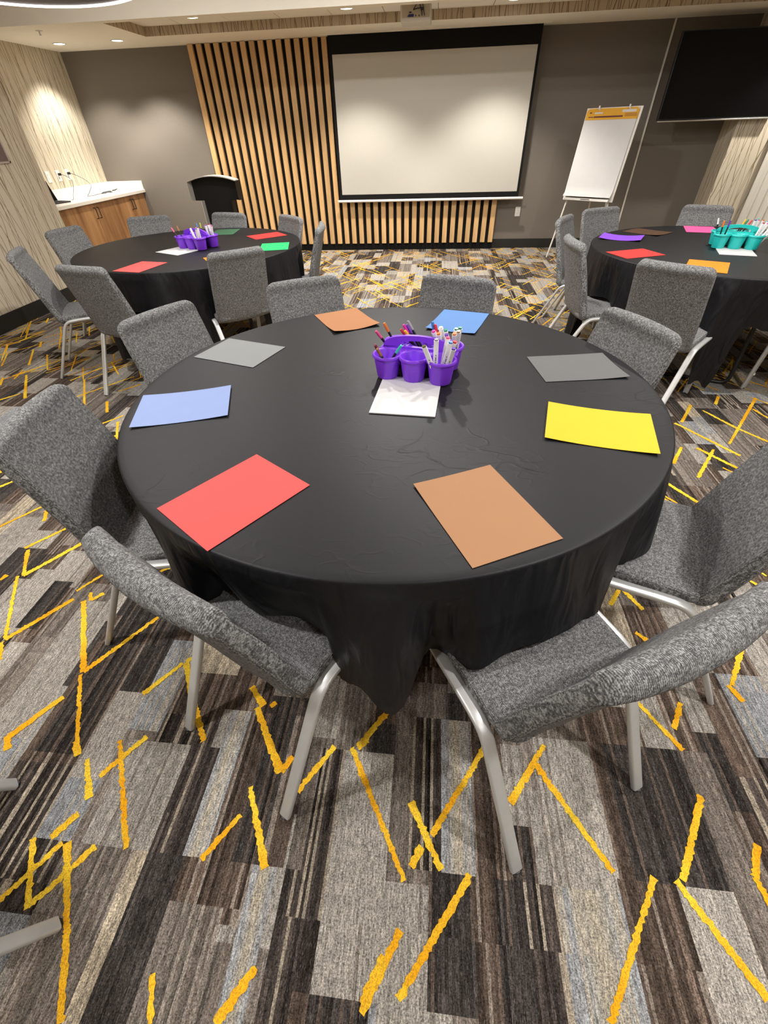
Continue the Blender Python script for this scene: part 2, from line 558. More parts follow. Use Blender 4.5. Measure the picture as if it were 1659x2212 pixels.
# ================================================================== setting
BACK, LEFT, RECESS = 8.05, -4.35, -5.207
LINES= [(-1.322, 0.423, -1.288, 0.387), (-1.081, 0.43, -1.049, 0.388), (-1.011, 0.382, -0.94, 0.282), (-0.939, 0.443, -0.765, 0.18), (-0.942, 0.342, -0.865, 0.449), (-0.948, 0.244, -0.99, 0.183), (-1.039, 0.178, -0.95, 0.041), (-0.95, 0.176, -1.033, 0.049), (-0.852, 0.177, -0.95, 0.045), (-0.937, 0.177, -0.82, 0.009), (-0.82, 0.009, -0.742, -0.126), (-0.473, 0.354, -0.371, 0.175), (-0.477, 0.284, -0.548, 0.176), (-0.575, -0.035, -0.542, -0.107), (-0.338, -0.002, -0.4, -0.093), (-0.457, 0.485, -0.391, 0.401), (-0.391, 0.401, -0.366, 0.446), (-0.242, 0.487, -0.329, 0.355), (-0.187, 0.488, -0.003, 0.184), (-0.042, 0.045, -0.085, -0.033), (-0.138, 0.513, -0.169, 0.49), (0.241, 0.546, 0.066, 0.286), (0.005, 0.359, 0.091, 0.214), (0.041, 0.258, 0.012, 0.214), (0.412, 0.548, 0.289, 0.382), (0.369, 0.501, 0.534, 0.251), (0.166, 0.212, -0.004, -0.019), (-0.007, 0.092, -0.084, -0.047), (0.833, 0.449, 0.704, 0.251), (0.634, 0.251, 0.454, -0.009), (0.687, 0.25, 0.805, 0.06), (0.929, 0.346, 0.887, 0.275), (0.887, 0.275, 0.903, 0.203), (0.111, -0.035, 0.113, -0.042), (-1.796, 1.342, -1.89, 1.227), (-1.864, 1.217, -1.769, 1.066), (-1.769, 1.066, -1.624, 1.281), (-1.794, 1.061, -1.603, 0.757), (-1.847, 1.064, -1.856, 1.033), (-1.603, 0.757, -1.454, 0.962), (-1.609, 0.743, -1.556, 0.673), (-1.47, 1.004, -1.394, 1.118), (-1.404, 1.0, -1.374, 0.962), (-1.374, 0.962, -1.341, 1.001), (-1.405, 0.957, -1.208, 0.656), (-1.041, 0.912, -1.206, 0.656), (-1.21, 0.644, -1.051, 0.387), (-1.218, 0.562, -1.314, 0.421), (-1.314, 0.421, -1.288, 0.384), (-0.854, 0.718, -0.943, 0.595), (-0.823, 0.748, -0.843, 0.723), (-0.843, 0.723, -0.766, 0.602), (-0.857, 0.463, -0.943, 0.339), (-1.135, 1.162, -1.165, 1.122), (-1.015, 1.084, -0.962, 1.031), (-0.569, 0.653, -0.507, 0.591), (-0.527, 0.584, -0.396, 0.4), (-0.467, 0.607, -0.482, 0.591), (-0.845, 0.719, -0.665, 0.465), (-0.045, 0.663, -0.168, 0.492), (0.836, 1.2, 0.769, 1.106), (0.836, 1.2, 0.89, 1.092), (0.826, 0.984, 0.867, 0.945), (1.209, 0.983, 1.082, 0.799), (0.734, 0.725, 0.832, 0.57), (0.885, 0.721, 0.831, 0.633), (1.069, 0.798, 1.091, 0.743), (1.786, 2.831, 1.632, 2.593), (1.585, 2.581, 1.803, 2.224), (1.83, 2.757, 1.931, 2.542), (2.023, 2.967, 1.95, 2.849), (2.26, 2.954, 1.802, 2.347), (1.931, 2.542, 2.038, 2.386), (1.514, 2.297, 1.399, 2.123), (1.686, 2.282, 1.479, 1.997), (1.596, 2.293, 1.744, 2.07), (1.291, 1.943, 1.422, 1.725), (2.159, 2.794, 2.19, 2.672), (-2.596, 1.942, -2.488, 1.788), (-2.312, 1.768, -2.388, 1.668), (-1.992, 1.558, -2.13, 1.36), (-1.973, 1.496, -1.926, 1.415), (-1.754, 1.398, -1.886, 1.225), (-2.786, 3.044, -2.438, 2.519), (-2.396, 3.118, -2.675, 2.723), (-2.259, 2.98, -2.375, 2.853), (-2.369, 2.687, -2.27, 2.527), (-2.124, 2.49, -2.232, 2.346), (-2.114, 2.404, -1.966, 2.137), (-2.025, 2.228, -2.045, 2.188), (-3.144, 2.779, -3.227, 2.672), (-3.351, 3.111, -3.047, 2.706), (-1.123, 1.164, -1.169, 1.124), (-4.42, 4.565, -4.0, 3.931), (-4.205, 4.542, -4.12, 4.39), (-3.641, 4.115, -3.482, 3.861), (-3.773, 3.853, -3.685, 3.715), (-3.705, 3.656, -3.481, 3.307), (-3.264, 3.416, -3.458, 3.085), (-3.202, 3.578, -3.172, 3.672), (-2.892, 3.019, -2.679, 3.54), (-4.251, 4.241, -4.279, 4.056), (-3.954, 4.153, -4.009, 3.847), (-3.457, 3.21, -3.398, 3.028), (-3.517, 3.053, -3.427, 2.911)]
BLOCKS= [(-0.898, -0.702, 0.178, 0.465, 'L'), (-0.702, -0.607, 0.178, 0.465, 'K'), (-0.607, -0.541, 0.179, 0.585, 'S'), (-0.541, -0.464, 0.178, 0.585, 'B'), (-0.464, -0.39, 0.175, 0.43, 'D'), (-0.39, -0.327, 0.173, 0.585, 'B'), (-0.908, -0.742, -0.4, 0.177, 'M'), (-0.742, -0.7, -0.4, 0.174, 'C'), (-0.698, -0.599, -0.4, 0.178, 'D'), (-0.599, -0.399, 0.06, 0.178, 'B'), (-0.599, -0.454, -0.4, 0.076, 'M'), (-0.403, -0.336, -0.4, 0.171, 'S'), (-0.278, -0.203, -0.03, 0.49, 'K'), (-0.203, -0.05, -0.03, 0.487, 'L'), (-0.202, -0.065, -0.4, -0.03, 'D'), (0.094, 0.178, 0.21, 0.6, 'S'), (0.178, 0.279, 0.21, 0.6, 'B'), (0.004, 0.094, 0.21, 0.6, 'K'), (0.374, 0.545, 0.225, 0.57, 'L'), (0.545, 0.589, 0.225, 0.57, 'B'), (0.589, 0.824, 0.245, 0.57, 'D'), (0.684, 0.84, -0.4, 0.25, 'L'), (0.064, 0.174, -0.02, 0.21, 'D'), (0.174, 0.23, -0.4, 0.21, 'B'), (0.23, 0.298, -0.4, 0.21, 'D'), (0.298, 0.384, -0.4, 0.215, 'K'), (0.384, 0.543, -0.4, 0.22, 'S'), (0.543, 0.682, -0.4, 0.24, 'B'), (0.824, 0.898, -0.4, 0.57, 'M'), (-1.4, -1.252, 0.425, 0.956, 'L'), (-1.198, -1.051, 0.388, 0.959, 'D'), (-1.786, -1.63, 0.764, 1.061, 'L'), (-1.62, -1.531, 1.063, 1.211, 'L'), (-1.962, -1.781, 1.223, 1.341, 'L'), (-1.921, -1.764, 1.064, 1.218, 'D'), (-1.604, -1.519, 0.797, 1.061, 'D')]
PENS= [([-0.1226, 1.6518, 0.772, -0.4896, -0.3469, 0.8], 0.16, 'pink'), ([-0.1076, 1.6618, 0.772, -0.4156, -0.1562, 0.896], 0.16, 'orange'), ([-0.1473, 1.5282, 0.772, -0.2755, -0.4418, 0.8538], 0.15, 'maroon'), ([-0.1373, 1.5182, 0.772, -0.3146, -0.4507, 0.8354], 0.14, 'brown'), ([-0.1723, 1.5232, 0.772, 0.5127, -0.2674, 0.8159], 0.145, 'teal'), ([-0.0152, 1.6293, 0.772, -0.5956, -0.0821, 0.7991], 0.16, 'red'), ([-0.0252, 1.6393, 0.772, -0.4571, -0.1447, 0.8775], 0.165, 'magenta'), ([-0.0132, 1.6293, 0.772, -0.5257, -0.1877, 0.8297], 0.155, 'yellow'), ([-0.0052, 1.6393, 0.772, -0.5205, -0.064, 0.8515], 0.165, 'purple'), ([-0.0002, 1.6393, 0.772, -0.5098, 0.0847, 0.8561], 0.17, 'grey'), ([0.0423, 1.6168, 0.772, -0.2384, 0.0011, 0.9712], 0.16, 'blue'), ([0.0523, 1.6168, 0.772, -0.2412, -0.0751, 0.9676], 0.155, 'red')]
MARK= [([0.0573, 1.6068, 0.772, -0.1455, -0.1521, 0.9776], 'white'), ([0.0523, 1.5968, 0.772, -0.283, -0.2139, 0.935], 'magenta'), ([0.0723, 1.6168, 0.772, -0.1301, -0.3015, 0.9445], 'green'), ([0.0723, 1.6068, 0.772, -0.1087, -0.4202, 0.9009], 'purple'), ([0.0573, 1.5918, 0.772, -0.1974, -0.3151, 0.9283], 'orange'), ([0.0873, 1.6068, 0.772, -0.023, -0.3974, 0.9174], 'orange'), ([0.0923, 1.6188, 0.772, 0.0825, -0.2257, 0.9707], 'green'), ([0.0923, 1.6068, 0.772, 0.0366, -0.3181, 0.9473], 'brown'), ([0.0426, 1.4932, 0.772, 0.1156, -0.0855, 0.9896], 'pink'), ([0.0426, 1.4882, 0.772, 0.1746, -0.2409, 0.9547], 'blue'), ([0.0526, 1.4902, 0.772, 0.2049, -0.2255, 0.9525], 'red'), ([0.0546, 1.4732, 0.772, 0.159, -0.3879, 0.9079], 'purple'), ([0.0226, 1.4782, 0.772, -0.0131, -0.1234, 0.9923], 'grey'), ([0.0326, 1.4682, 0.772, -0.3554, -0.2309, 0.9057], 'olive'), ([0.0823, 1.6218, 0.772, 0.0596, -0.2794, 0.9583], 'green')]


def build_floor():
    x = np.concatenate([np.arange(-5.35, -2.3, 0.0152), np.arange(-2.3, 2.3, 0.008), np.arange(2.3, 5.36, 0.0152)])
    DX = 0.0085
    y = np.arange(-4.05, 8.2, 0.03)
    nx, ny = len(x) - 1, len(y) - 1
    cx, cy = (x[:-1] + x[1:]) / 2, (y[:-1] + y[1:]) / 2
    style = np.full((ny, nx), 'M')
    shade = np.ones((ny, nx))
    k = 0
    wds = (0.075, 0.09, 0.105, 0.15, 0.165, 0.195)
    while k < nx:
        w = max(3, int(round(rng.choice(wds) / float(x[k + 1] - x[k]))))
        r = -int(rng.integers(0, 12))
        last = ''
        while r < ny:
            h = int(round(rng.choice((0.15, 0.21, 0.27, 0.33, 0.45, 0.54)) / 0.03))
            while True:
                s = rng.choice(list('LDBKMSC'), p=(0.36, 0.13, 0.15, 0.09, 0.19, 0.06, 0.02))
                if s != last:
                    break
            last = s
            style[max(r, 0):r + h, k:k + w] = s
            shade[max(r, 0):r + h, k:k + w] = rng.uniform(0.86, 1.12)
            r += h
        k += w
    cream = np.zeros((ny, nx))
    for (x0, x1, y0, y1, s) in BLOCKS:
        if s == 'S':
            a = (cx > x0) & (cx < x1)
            b = (cy > y0) & (cy < y1)
            cream[np.ix_(b, a)] = np.exp(-(((cx[a] - (x0 + x1) / 2) / (0.24 * (x1 - x0))) ** 2))[None, :]
    for (x0, x1, y0, y1, s) in BLOCKS:
        a = (cx > x0) & (cx < x1)
        b = (cy > y0) & (cy < y1)
        style[np.ix_(b, a)] = s
        shade[np.ix_(b, a)] = rng.uniform(0.92, 1.08)
    pal = {'L': (0.356, 0.326, 0.290), 'D': (0.050, 0.043, 0.039), 'B': (0.110, 0.080, 0.063), 'K': (0.060, 0.048, 0.042),
           'M': (0.205, 0.175, 0.150), 'S': (0.325, 0.335, 0.350), 'C': (0.42, 0.355, 0.265)}
    rgb = np.zeros((ny, nx, 3))
    for s, c in pal.items():
        rgb[style == s] = c
    # woven stripes running along the planks
    st = rng.normal(0, 1, (ny // 9 + 2, nx)).repeat(9, 0)[:ny]
    st2 = rng.normal(0, 1, (ny // 23 + 2, nx)).repeat(23, 0)[:ny]
    for s, amp in (('L', 0.09), ('D', 0.35), ('B', 0.42), ('K', 0.55), ('M', 0.32), ('S', 0.13), ('C', 0.15)):
        mk = style == s
        rgb[mk] *= np.exp(amp * (0.5 * st + 0.9 * st2))[mk][:, None]
    for s, thr, c, f in (('K', 1.0, (0.40, 0.34, 0.26), 0.75), ('B', 1.15, (0.31, 0.27, 0.23), 0.6), ('D', 1.35, (0.13, 0.095, 0.075), 0.8), ('M', 1.0, (0.085, 0.064, 0.053), 0.7),
                         ('S', 0.8, (0.43, 0.36, 0.26), 0.6), ('L', 1.75, (0.10, 0.075, 0.06), 0.6)):
        mk = (style == s) & (st2 > thr)
        rgb[mk] = rgb[mk] * (1 - f) + np.array(c) * f
    cm = (cream * (style == 'S'))[..., None] * 0.85
    rgb = rgb * (1 - cm) + np.array((0.43, 0.37, 0.275)) * cm
    rgb *= shade[..., None]
    me = bpy.data.meshes.new('floor')
    vx, vy = np.meshgrid(x, y)
    co = np.stack([vx, vy, np.zeros_like(vx)], -1).reshape(-1, 3)
    idx = np.arange((nx + 1) * (ny + 1)).reshape(ny + 1, nx + 1)
    q = np.stack([idx[:-1, :-1], idx[:-1, 1:], idx[1:, 1:], idx[1:, :-1]], -1).reshape(-1, 4)
    me.vertices.add(len(co))
    me.vertices.foreach_set('co', co.ravel())
    me.loops.add(q.size)
    me.loops.foreach_set('vertex_index', q.ravel())
    me.polygons.add(len(q))
    me.polygons.foreach_set('loop_start', np.arange(0, q.size, 4))
    me.polygons.foreach_set('loop_total', np.full(len(q), 4))
    me.update()
    at = me.attributes.new('pattern', 'FLOAT_COLOR', 'FACE')
    at.data.foreach_set('color', np.concatenate([rgb, np.ones((ny, nx, 1))], -1).astype(np.float32).ravel())
    o = link('floor', me, None, 'carpet')
    o['kind'] = 'structure'
    # yellow tufted lines, two directions mirrored about the planks
    segs = [(*s, None) for s in LINES]
    for _ in range(2700):
        px, py = rng.uniform(-5.0, 5.0), rng.uniform(-3.5, 8.0)
        if (-2.1 < px < 1.4 and -0.75 < py < 1.25) or (1.2 < px < 2.3 and 1.7 < py < 3.0) or (-3.4 < px < -1.9 and 1.3 < py < 3.0):
            continue
        ln = rng.uniform(0.18, 0.52)
        a = math.radians(rng.choice((35, -35)) + rng.normal(0, 3))
        segs.append((px, py, px + ln * math.sin(a), py + ln * math.cos(a), 0.62))
    V, Fc = [], []
    for (x0, y0, x1, y1, thin) in segs:
        d = math.hypot(x1 - x0, y1 - y0)
        if d < 0.008:
            continue
        n = max(2, int(d / (0.016 if thin else 0.006)))
        jit = 0.0011 if thin else 0.0017
        w0, w1 = rng.uniform(0.006, 0.0105), rng.uniform(0.006, 0.0115)
        if thin:
            w0, w1 = w0 * thin, w1 * thin
        tx, ty = (x1 - x0) / d, (y1 - y0) / d
        k0 = len(V)
        zz = 0.0012 + 0.0006 * rng.random()
        for i in range(n + 1):
            t = i / n
            w = w0 + (w1 - w0) * t
            a, b = w + rng.normal(0, jit), w + rng.normal(0, jit)
            px, py = x0 + tx * d * t, y0 + ty * d * t
            V += [(px - ty * a, py + tx * a, zz), (px + ty * b, py - tx * b, zz)]
        Fc += [(k0 + 2 * i, k0 + 2 * i + 1, k0 + 2 * i + 3, k0 + 2 * i + 2) for i in range(n)]
    me = bpy.data.meshes.new('yellow_tuft_lines')
    me.from_pydata(V, [], Fc)
    t = link('yellow_tuft_lines', me, o, 'carpet_yellow')
    t['kind'] = 'stuff'
    t['label'] = 'yellow zigzag lines tufted into the carpet'
build_floor()

struct('wall_back', box(-5.36, 3.75, BACK, 8.25, 0, 2.95), 'taupe')
struct('wall_left', box(-5.36, LEFT, -4.05, 5.6, 0, 2.95), 'paper_x')
struct('wall_left_recess', box(-5.36, RECESS, 5.6, BACK, 0, 2.95), 'paper_x')
struct('wall_right_pier', box(3.755, 4.3, 7.68, 8.25, 0, 2.95), 'paper_y')
struct('wall_right_pier_side', box(3.742, 3.755, 7.68, BACK, 0, 2.36), 'paper_x')
struct('wall_right_window', box(4.3, 5.4, 7.85, 8.25, 0, 2.95), 'wall_rear')
struct('wall_right', box(5.25, 5.4, -4.05, 7.85, 0, 2.95), 'wall_rear')
struct('wall_rear', box(-5.36, 5.4, -4.2, -4.05, 0, 2.95), 'wall_rear')
struct('ceiling', box(-5.36, 5.4, -4.05, 6.3, MAIN_Z, MAIN_Z + 0.1), 'ceiling_paint')
struct('ceiling_bulkhead', box(-5.36, 5.4, 6.3, 6.42, STAGE_Z, MAIN_Z + 0.1), 'ceiling_paint')
struct('ceiling_soffit', join(box(-5.36, 5.4, 7.3, 8.25, STAGE_Z, 2.6), box(-5.36, -3.56, 6.42, 7.3, STAGE_Z, 2.6),
                              box(3.4, 5.4, 6.42, 7.3, STAGE_Z, 2.6)), 'ceiling_paint')
tray = struct('ceiling_tray', box(-3.56, 3.4, 6.42, 7.3, TRAY_Z + 0.012, 2.6), 'tile_grid')
tm = None
for i in range(12):
    for j in range(2):
        x0 = -3.676 + i * 0.6 + 0.004
        x1 = x0 + 0.592
        x0, x1 = max(x0, -3.556), min(x1, 3.396)
        y1 = 7.3 - j * 0.6 - 0.004
        y0 = max(y1 - 0.592, 6.424)
        part('ceiling_tile', box(x0, x1, y0, y1, TRAY_Z, TRAY_Z + 0.012), 'ceiling_tile', tray)
struct('trim_1', box(-3.56, 3.4, 7.294, 7.3, STAGE_Z, TRAY_Z), 'paper_band_y')
struct('trim_2', box(-3.56, -3.554, 6.42, 7.294, STAGE_Z, TRAY_Z), 'paper_band_x')
struct('trim_3', box(3.394, 3.4, 6.42, 7.294, STAGE_Z, TRAY_Z), 'paper_band_x')
struct('trim_4', box(2.748, 2.768, BACK - 0.012, BACK, 0, STAGE_Z), 'white_paint')
struct('baseboard_back', box(-4.62, 3.742, BACK - 0.014, BACK, 0, 0.122), 'baseboard')
struct('baseboard_left', box(LEFT, LEFT + 0.013, -4.05, 5.6, 0, 0.15), 'baseboard')
struct('baseboard_pier', box(3.742, 4.3, 7.667, 7.68, 0, 0.12), 'baseboard')

# ------------------------------------------------------------------ lamps of the room
def downlight(x, y, z, watts, ang, label, group, cat='ceiling light'):
    t = thing('downlight', label, cat, (x, y, z), 0, group)
    part('trim_ring', lathe([(0.062, 0.0), (0.074, -0.001), (0.078, -0.004), (0.074, -0.006), (0.064, -0.005), (0.062, 0.0)], 24, False), 'white_paint', t, True)
    part('lens', lathe([(0.062, -0.001), (0.05, -0.003), (0.0005, -0.004)], 24, False), 'lamp_glow', t)
    ld = bpy.data.lights.new('downlight_beam', 'SPOT' if ang else 'AREA')
    ld.energy = watts
    ld.color = WARM if ang else NEUTRAL
    if ang:
        ld.spot_size = math.radians(ang)
        ld.spot_blend = 0.55
        ld.shadow_soft_size = 0.045
    else:
        ld.shape = 'DISK'
        ld.size = 0.13
    lo = bpy.data.objects.new('downlight_beam', ld)
    COL.objects.link(lo)
    lo.parent = t
    lo.location = (0, 0, -0.03)
    return t
for (x, y, z, w, a), s in zip(LAMPS_STAGE, ('leftmost of the two lit downlights in the low ceiling above the counter', 'lit downlight in the low ceiling between the counter and the slat wall', 'downlight in the low ceiling over the curtain, right of the frame')):
    downlight(x, y, z, w, a, s, 'downlights in the low stage ceiling')
for (x, y, z, w, a), s in zip(LAMPS_TRAY, ('lit downlight in the tiled ceiling tray above the wood slats', 'lit downlight in the tiled ceiling tray just left of the projector', 'lit downlight in the tiled ceiling tray right of the projector, cut by the frame')):
    downlight(x, y, z, w, a, s, 'downlights in the tiled ceiling tray')
for (x, y, z, w, a), s in zip(LAMPS_MAIN, ('behind and left of the camera', 'behind and right of the camera', 'far left beside the camera', 'far right beside the camera',
                                           'left of the near table', 'just beyond the near table', 'right of the near table', 'over the aisle before the screen',
                                           'over the far right table', 'over the far left table')):
    downlight(x, y, z, w, a, 'recessed downlight in the high ceiling ' + s, 'downlights in the high main ceiling')

t = thing('ring_pendant', 'dark round pendant lamp with a glowing rim near the left wall', 'pendant lamp', (-3.036, 4.549, 2.3))
R0 = 0.794
part('light_rim', lathe([(R0 - 0.022, 0.0), (R0, 0.0), (R0 + 0.006, 0.03), (R0, 0.06), (R0 - 0.022, 0.06), (R0 - 0.022, 0.0)], 72, False), 'ring_glow', t, True)
part('drum', lathe([(R0 - 0.001, 0.061), (R0 - 0.03, 0.10), (R0 - 0.034, 0.10), (R0 - 0.024, 0.011), (0.05, 0.011), (0.001, 0.011)], 72, False), 'bronze', t, True)
for k in range(3):
    a = 2 * PI * k / 3
    part('cable', sweep([(0.5 * math.cos(a), 0.5 * math.sin(a), 0.05), (0.1 * math.cos(a), 0.1 * math.sin(a), 0.56)], circ(0.003, 6)), 'black_plastic', t)
part('ceiling_rose', lathe([(0.13, 0.56), (0.13, 0.54), (0.11, 0.53), (0.001, 0.53)], 24), 'bronze', t, True)

t = thing('sprinkler_head', 'small ceiling sprinkler head left of the counter downlights', 'sprinkler', (-4.41, 6.58, STAGE_Z))
part('escutcheon', lathe([(0.035, 0), (0.03, -0.006), (0.001, -0.007)], 20), 'brushed_metal', t)
part('stem', lathe([(0.008, -0.005), (0.008, -0.03), (0.013, -0.034), (0.013, -0.037), (0.001, -0.038)], 12), 'brushed_metal', t)

# ------------------------------------------------------------------ slat wall and screen
t = thing('slat_wall_panel', 'vertical oak slats on a black backing across the back wall', 'wall panel', (0, BACK, 0))
part('backing', box(-3.345, 0.893, -0.058, -0.001, 0.0, STAGE_Z - 0.002), 'black_matte', t)
sm = None
for k in range(36):
    x0 = -3.352 + k * 0.11942
    if sm is None:
        sm = mesh('slat', *box(0, 0.070, -0.10, -0.058, 0.095, STAGE_Z - 0.003, 0.003))
        sm.materials.append(MAT['slat_wood'])
    s = link('slat', sm, t)
    s.location = (x0, 0, 0)

t = thing('projection_screen', 'white pull-down projection screen with a wide black border', 'projection screen', (0, 7.85, 0))
part('black_border', box(-1.455, 1.182, 0, 0.003, 0.672, STAGE_Z), 'black_matte', t)
part('viewing_surface', box(-1.413, 1.149, -0.0015, 0.0, 0.743, 2.186), 'screen_white', t)
part('weight_bar', sweep([(-1.483, 0, 0.663), (1.250, 0, 0.663)], circ(0.016, 12)), 'white_plastic', t, True)
part('ceiling_slot', join(box(-1.556, 1.277, -0.075, -0.015, STAGE_Z - 0.008, STAGE_Z), box(-1.556, 1.277, 0.015, 0.05, STAGE_Z - 0.008, STAGE_Z)), 'ceiling_paint', t)

def outlet(loc, axis, label, cat='outlet', group=None):
    rz = 0 if axis == 'y' else PI / 2
    t = thing('wall_outlet', label, cat, loc, rz, group)
    part('plate', box(-0.038, 0.038, -0.006, 0, -0.06, 0.06, 0.003), 'white_plastic', t)
    part('socket', box(-0.017, 0.017, -0.0085, -0.006, -0.036, 0.036, 0.001), 'white_plastic', t)
    for zz in (-0.02, 0.02):
        part('slot', join(box(-0.008, -0.006, -0.009, -0.0083, zz - 0.005, zz + 0.005), box(0.006, 0.008, -0.009, -0.0083, zz - 0.004, zz + 0.004)), 'black_plastic', t)
    return t
outlet((1.237, BACK, 0.475), 'y', 'white outlet on the dark wall under the right end of the screen')

# ------------------------------------------------------------------ lectern
t = thing('lectern', 'black lectern with an arched head and silver sides before the slats', 'lectern', (-2.995, 7.0, 0))
arc = [(0.33 - 0.66 * k / 20, 1.003 + 0.052 * (1 - ((k - 10) / 10) ** 2)) for k in range(21)]
part('head_panel', prism([(-0.33, 0.79), (0.33, 0.79)] + arc, 1, 0.0, 0.03), 'podium_black', t)
part('head_rim', prism([(x, z) for x, z in arc] + [(x, z + 0.010) for x, z in reversed(arc)], 1, -0.13, 0.03), 'silver_paint', t)
for s in (-1, 1):
    part('head_side', prism([(-0.13, 0.835), (-0.10, 0.795), (0.03, 0.795), (0.03, 1.003), (-0.13, 1.003)], 0, s * 0.331 - 0.006 * (s < 0), s * 0.331 + 0.006 * (s > 0)), ('silver_paint' if s < 0 else 'podium_black'), t)
    part('column_side', box(s * 0.212 - 0.006, s * 0.212 + 0.006, -0.09, 0.03, 0.04, 0.79), ('silver_paint' if s < 0 else 'podium_black'), t)
part('reading_shelf', box(-0.24, 0.16, 0.03, 0.24, 0.87, 0.885, 0.004), 'podium_black', t)
part('column_panel', box(-0.206, 0.206, 0.0, 0.03, 0.04, 0.79), 'podium_black', t)
part('base', box(-0.27, 0.27, -0.18, 0.30, 0.0, 0.04, 0.008), 'podium_black', t)

# ------------------------------------------------------------------ television
t = thing('television', 'large black wall television on a bracket at the right', 'television', (0, 7.6, 0))
part('casing', box(2.725, 4.085, 0.0, 0.045, 1.447, 2.213, 0.006), 'black_plastic', t)
part('screen', box(2.735, 4.075, -0.002, 0.0, 1.462, 2.203), 'black_gloss', t)
part('lower_bar', box(2.725, 4.085, -0.012, 0.03, 1.432, 1.447, 0.003), 'brushed_metal', t)
part('bracket', join(box(3.2, 3.6, 0.045, 0.08, 1.65, 2.05), box(3.36, 3.44, 0.08, 0.43, 1.78, 1.92), box(3.25, 3.55, 0.42, 0.449, 1.6, 2.1)), 'black_matte', t)

# ------------------------------------------------------------------ curtain
def curtain(x0, x1, y, z0, z1, per=0.11, amp=0.028):
    n = int((x1 - x0) / 0.012)
    V, Fc = [], []
    rows = 6
    for j in range(rows + 1):
        z = z0 + (z1 - z0) * j / rows
        for i in range(n + 1):
            x = x0 + (x1 - x0) * i / n
            yy = y + amp * math.sin(2 * PI * (x - x0) / per + 0.5 * math.sin(7 * x)) * (1.0 - 0.15 * j / rows)
            V.append((x, yy, z))
    k = n + 1
    for j in range(rows):
        for i in range(n):
            Fc.append((j * k + i, j * k + i + 1, (j + 1) * k + i + 1, (j + 1) * k + i))
    m = len(V)
    V += [(x, yy + 0.004, z) for x, yy, z in V]
    Fc += [tuple(m + i for i in reversed(f)) for f in Fc]
    return V, Fc
t = thing('curtain', 'pale pleated curtain hanging at the right edge', 'curtain', (0, 0, 0))
part('fabric', curtain(4.19, 5.2, 7.60, 0.02, 2.28), 'sheer', t, True)
part('curtain_rail', box(4.1, 5.22, 7.57, 7.63, 2.28, 2.31), 'white_paint', t)

# ------------------------------------------------------------------ projector
t = thing('projector', 'white ceiling projector showing its cable ports above the screen', 'projector', (-0.302, 6.72, TRAY_Z))
part('housing', box(-0.16, 0.16, 0.0, 0.30, -0.155, -0.033, 0.012), 'projector_shell', t)
part('port_panel', box(-0.142, 0.142, -0.002, 0.004, -0.128, -0.038), 'tile_grid', t)
part('video_port', box(-0.075, -0.02, -0.006, 0.0, -0.122, -0.103, 0.002), 'usb_blue', t)
for x in (0.0, 0.035, -0.08):
    part('jack', xf(lathe([(0.006, 0), (0.006, 0.006), (0.001, 0.006)], 10), (x, 0, -0.115), Matrix.Rotation(PI / 2, 3, 'X')), 'black_plastic', t)
part('knob', box(-0.068, -0.045, -0.006, 0.0, -0.095, -0.085, 0.002), 'black_plastic', t)
part('cable', sweep(fillet([(0.065, -0.012, -0.118), (0.062, -0.02, -0.09), (0.045, -0.02, -0.05), (0.03, 0.0, -0.02), (0.03, 0.1, -0.01)], 0.02), circ(0.004, 6)), 'black_plastic', t, True)
part('cable', sweep(fillet([(0.092, -0.012, -0.118), (0.085, -0.02, -0.09), (0.075, -0.02, -0.05), (0.06, 0.0, -0.02), (0.05, 0.1, -0.01)], 0.02), circ(0.004, 6)), 'black_plastic', t, True)
part('cable', sweep(fillet([(0.05, -0.016, -0.065), (0.0, -0.022, -0.07), (-0.03, -0.022, -0.08), (0.0, -0.02, -0.05), (0.02, 0.02, -0.015)], 0.02), circ(0.004, 6)), 'black_plastic', t, True)
part('cable_clip', box(0.05, 0.085, -0.028, -0.012, -0.082, -0.062, 0.002), 'black_plastic', t)
part('mount', lathe([(0.05, -0.001), (0.05, -0.008), (0.02, -0.01), (0.02, -0.034)], 16), 'white_paint', t).location = (0, 0.15, 0)

# ------------------------------------------------------------------ flip chart easel
ea, et = 0.65, 0.20
EC = Vector((2.01, 7.2, 0))
U = Vector((math.cos(ea), -math.sin(ea), 0))
NB = Vector((math.sin(ea), math.cos(ea), 0))
t = thing('flip_chart_easel', 'white flip chart easel standing by the dark back wall', 'easel', tuple(EC), -ea)
# local axes: x = along the board, y = away from the room, z = up
def ev(u, v, n):
    return (u, v * math.sin(et) + n * math.cos(et), 1.151 + v * math.cos(et) - n * math.sin(et))
def slab(u0, u1, v0, v1, n0, n1):
    V = [ev(u, v, n) for n in (n0, n1) for v in (v0, v1) for u in (u0, u1)]
    return V, [(0, 2, 3, 1), (4, 5, 7, 6), (0, 1, 5, 4), (2, 6, 7, 3), (0, 4, 6, 2), (1, 3, 7, 5)]
part('board', slab(-0.325, 0.335, -0.47, 0.445, 0.012, 0.026), 'white_paint', t)
tr = part('pen_tray', slab(-0.29, 0.30, -0.475, -0.45, -0.05, 0.012), 'brushed_metal', t)
part('tray_slot', slab(-0.06, 0.06, -0.466, -0.458, -0.052, -0.048), 'black_plastic', tr)
for s in (-1, 1):
    part('leg', sweep([ev(s * 0.27, 0.3, 0.035), ev(s * 0.27, -0.44, 0.035), (s * 0.385, -0.10, 0.0)], circ(0.011, 8)), 'white_paint', t, True)
    part('leg', sweep([ev(s * 0.10, 0.35, 0.05), (s * 0.12, 0.50, 0.0)], circ(0.010, 8)), 'white_paint', t, True)
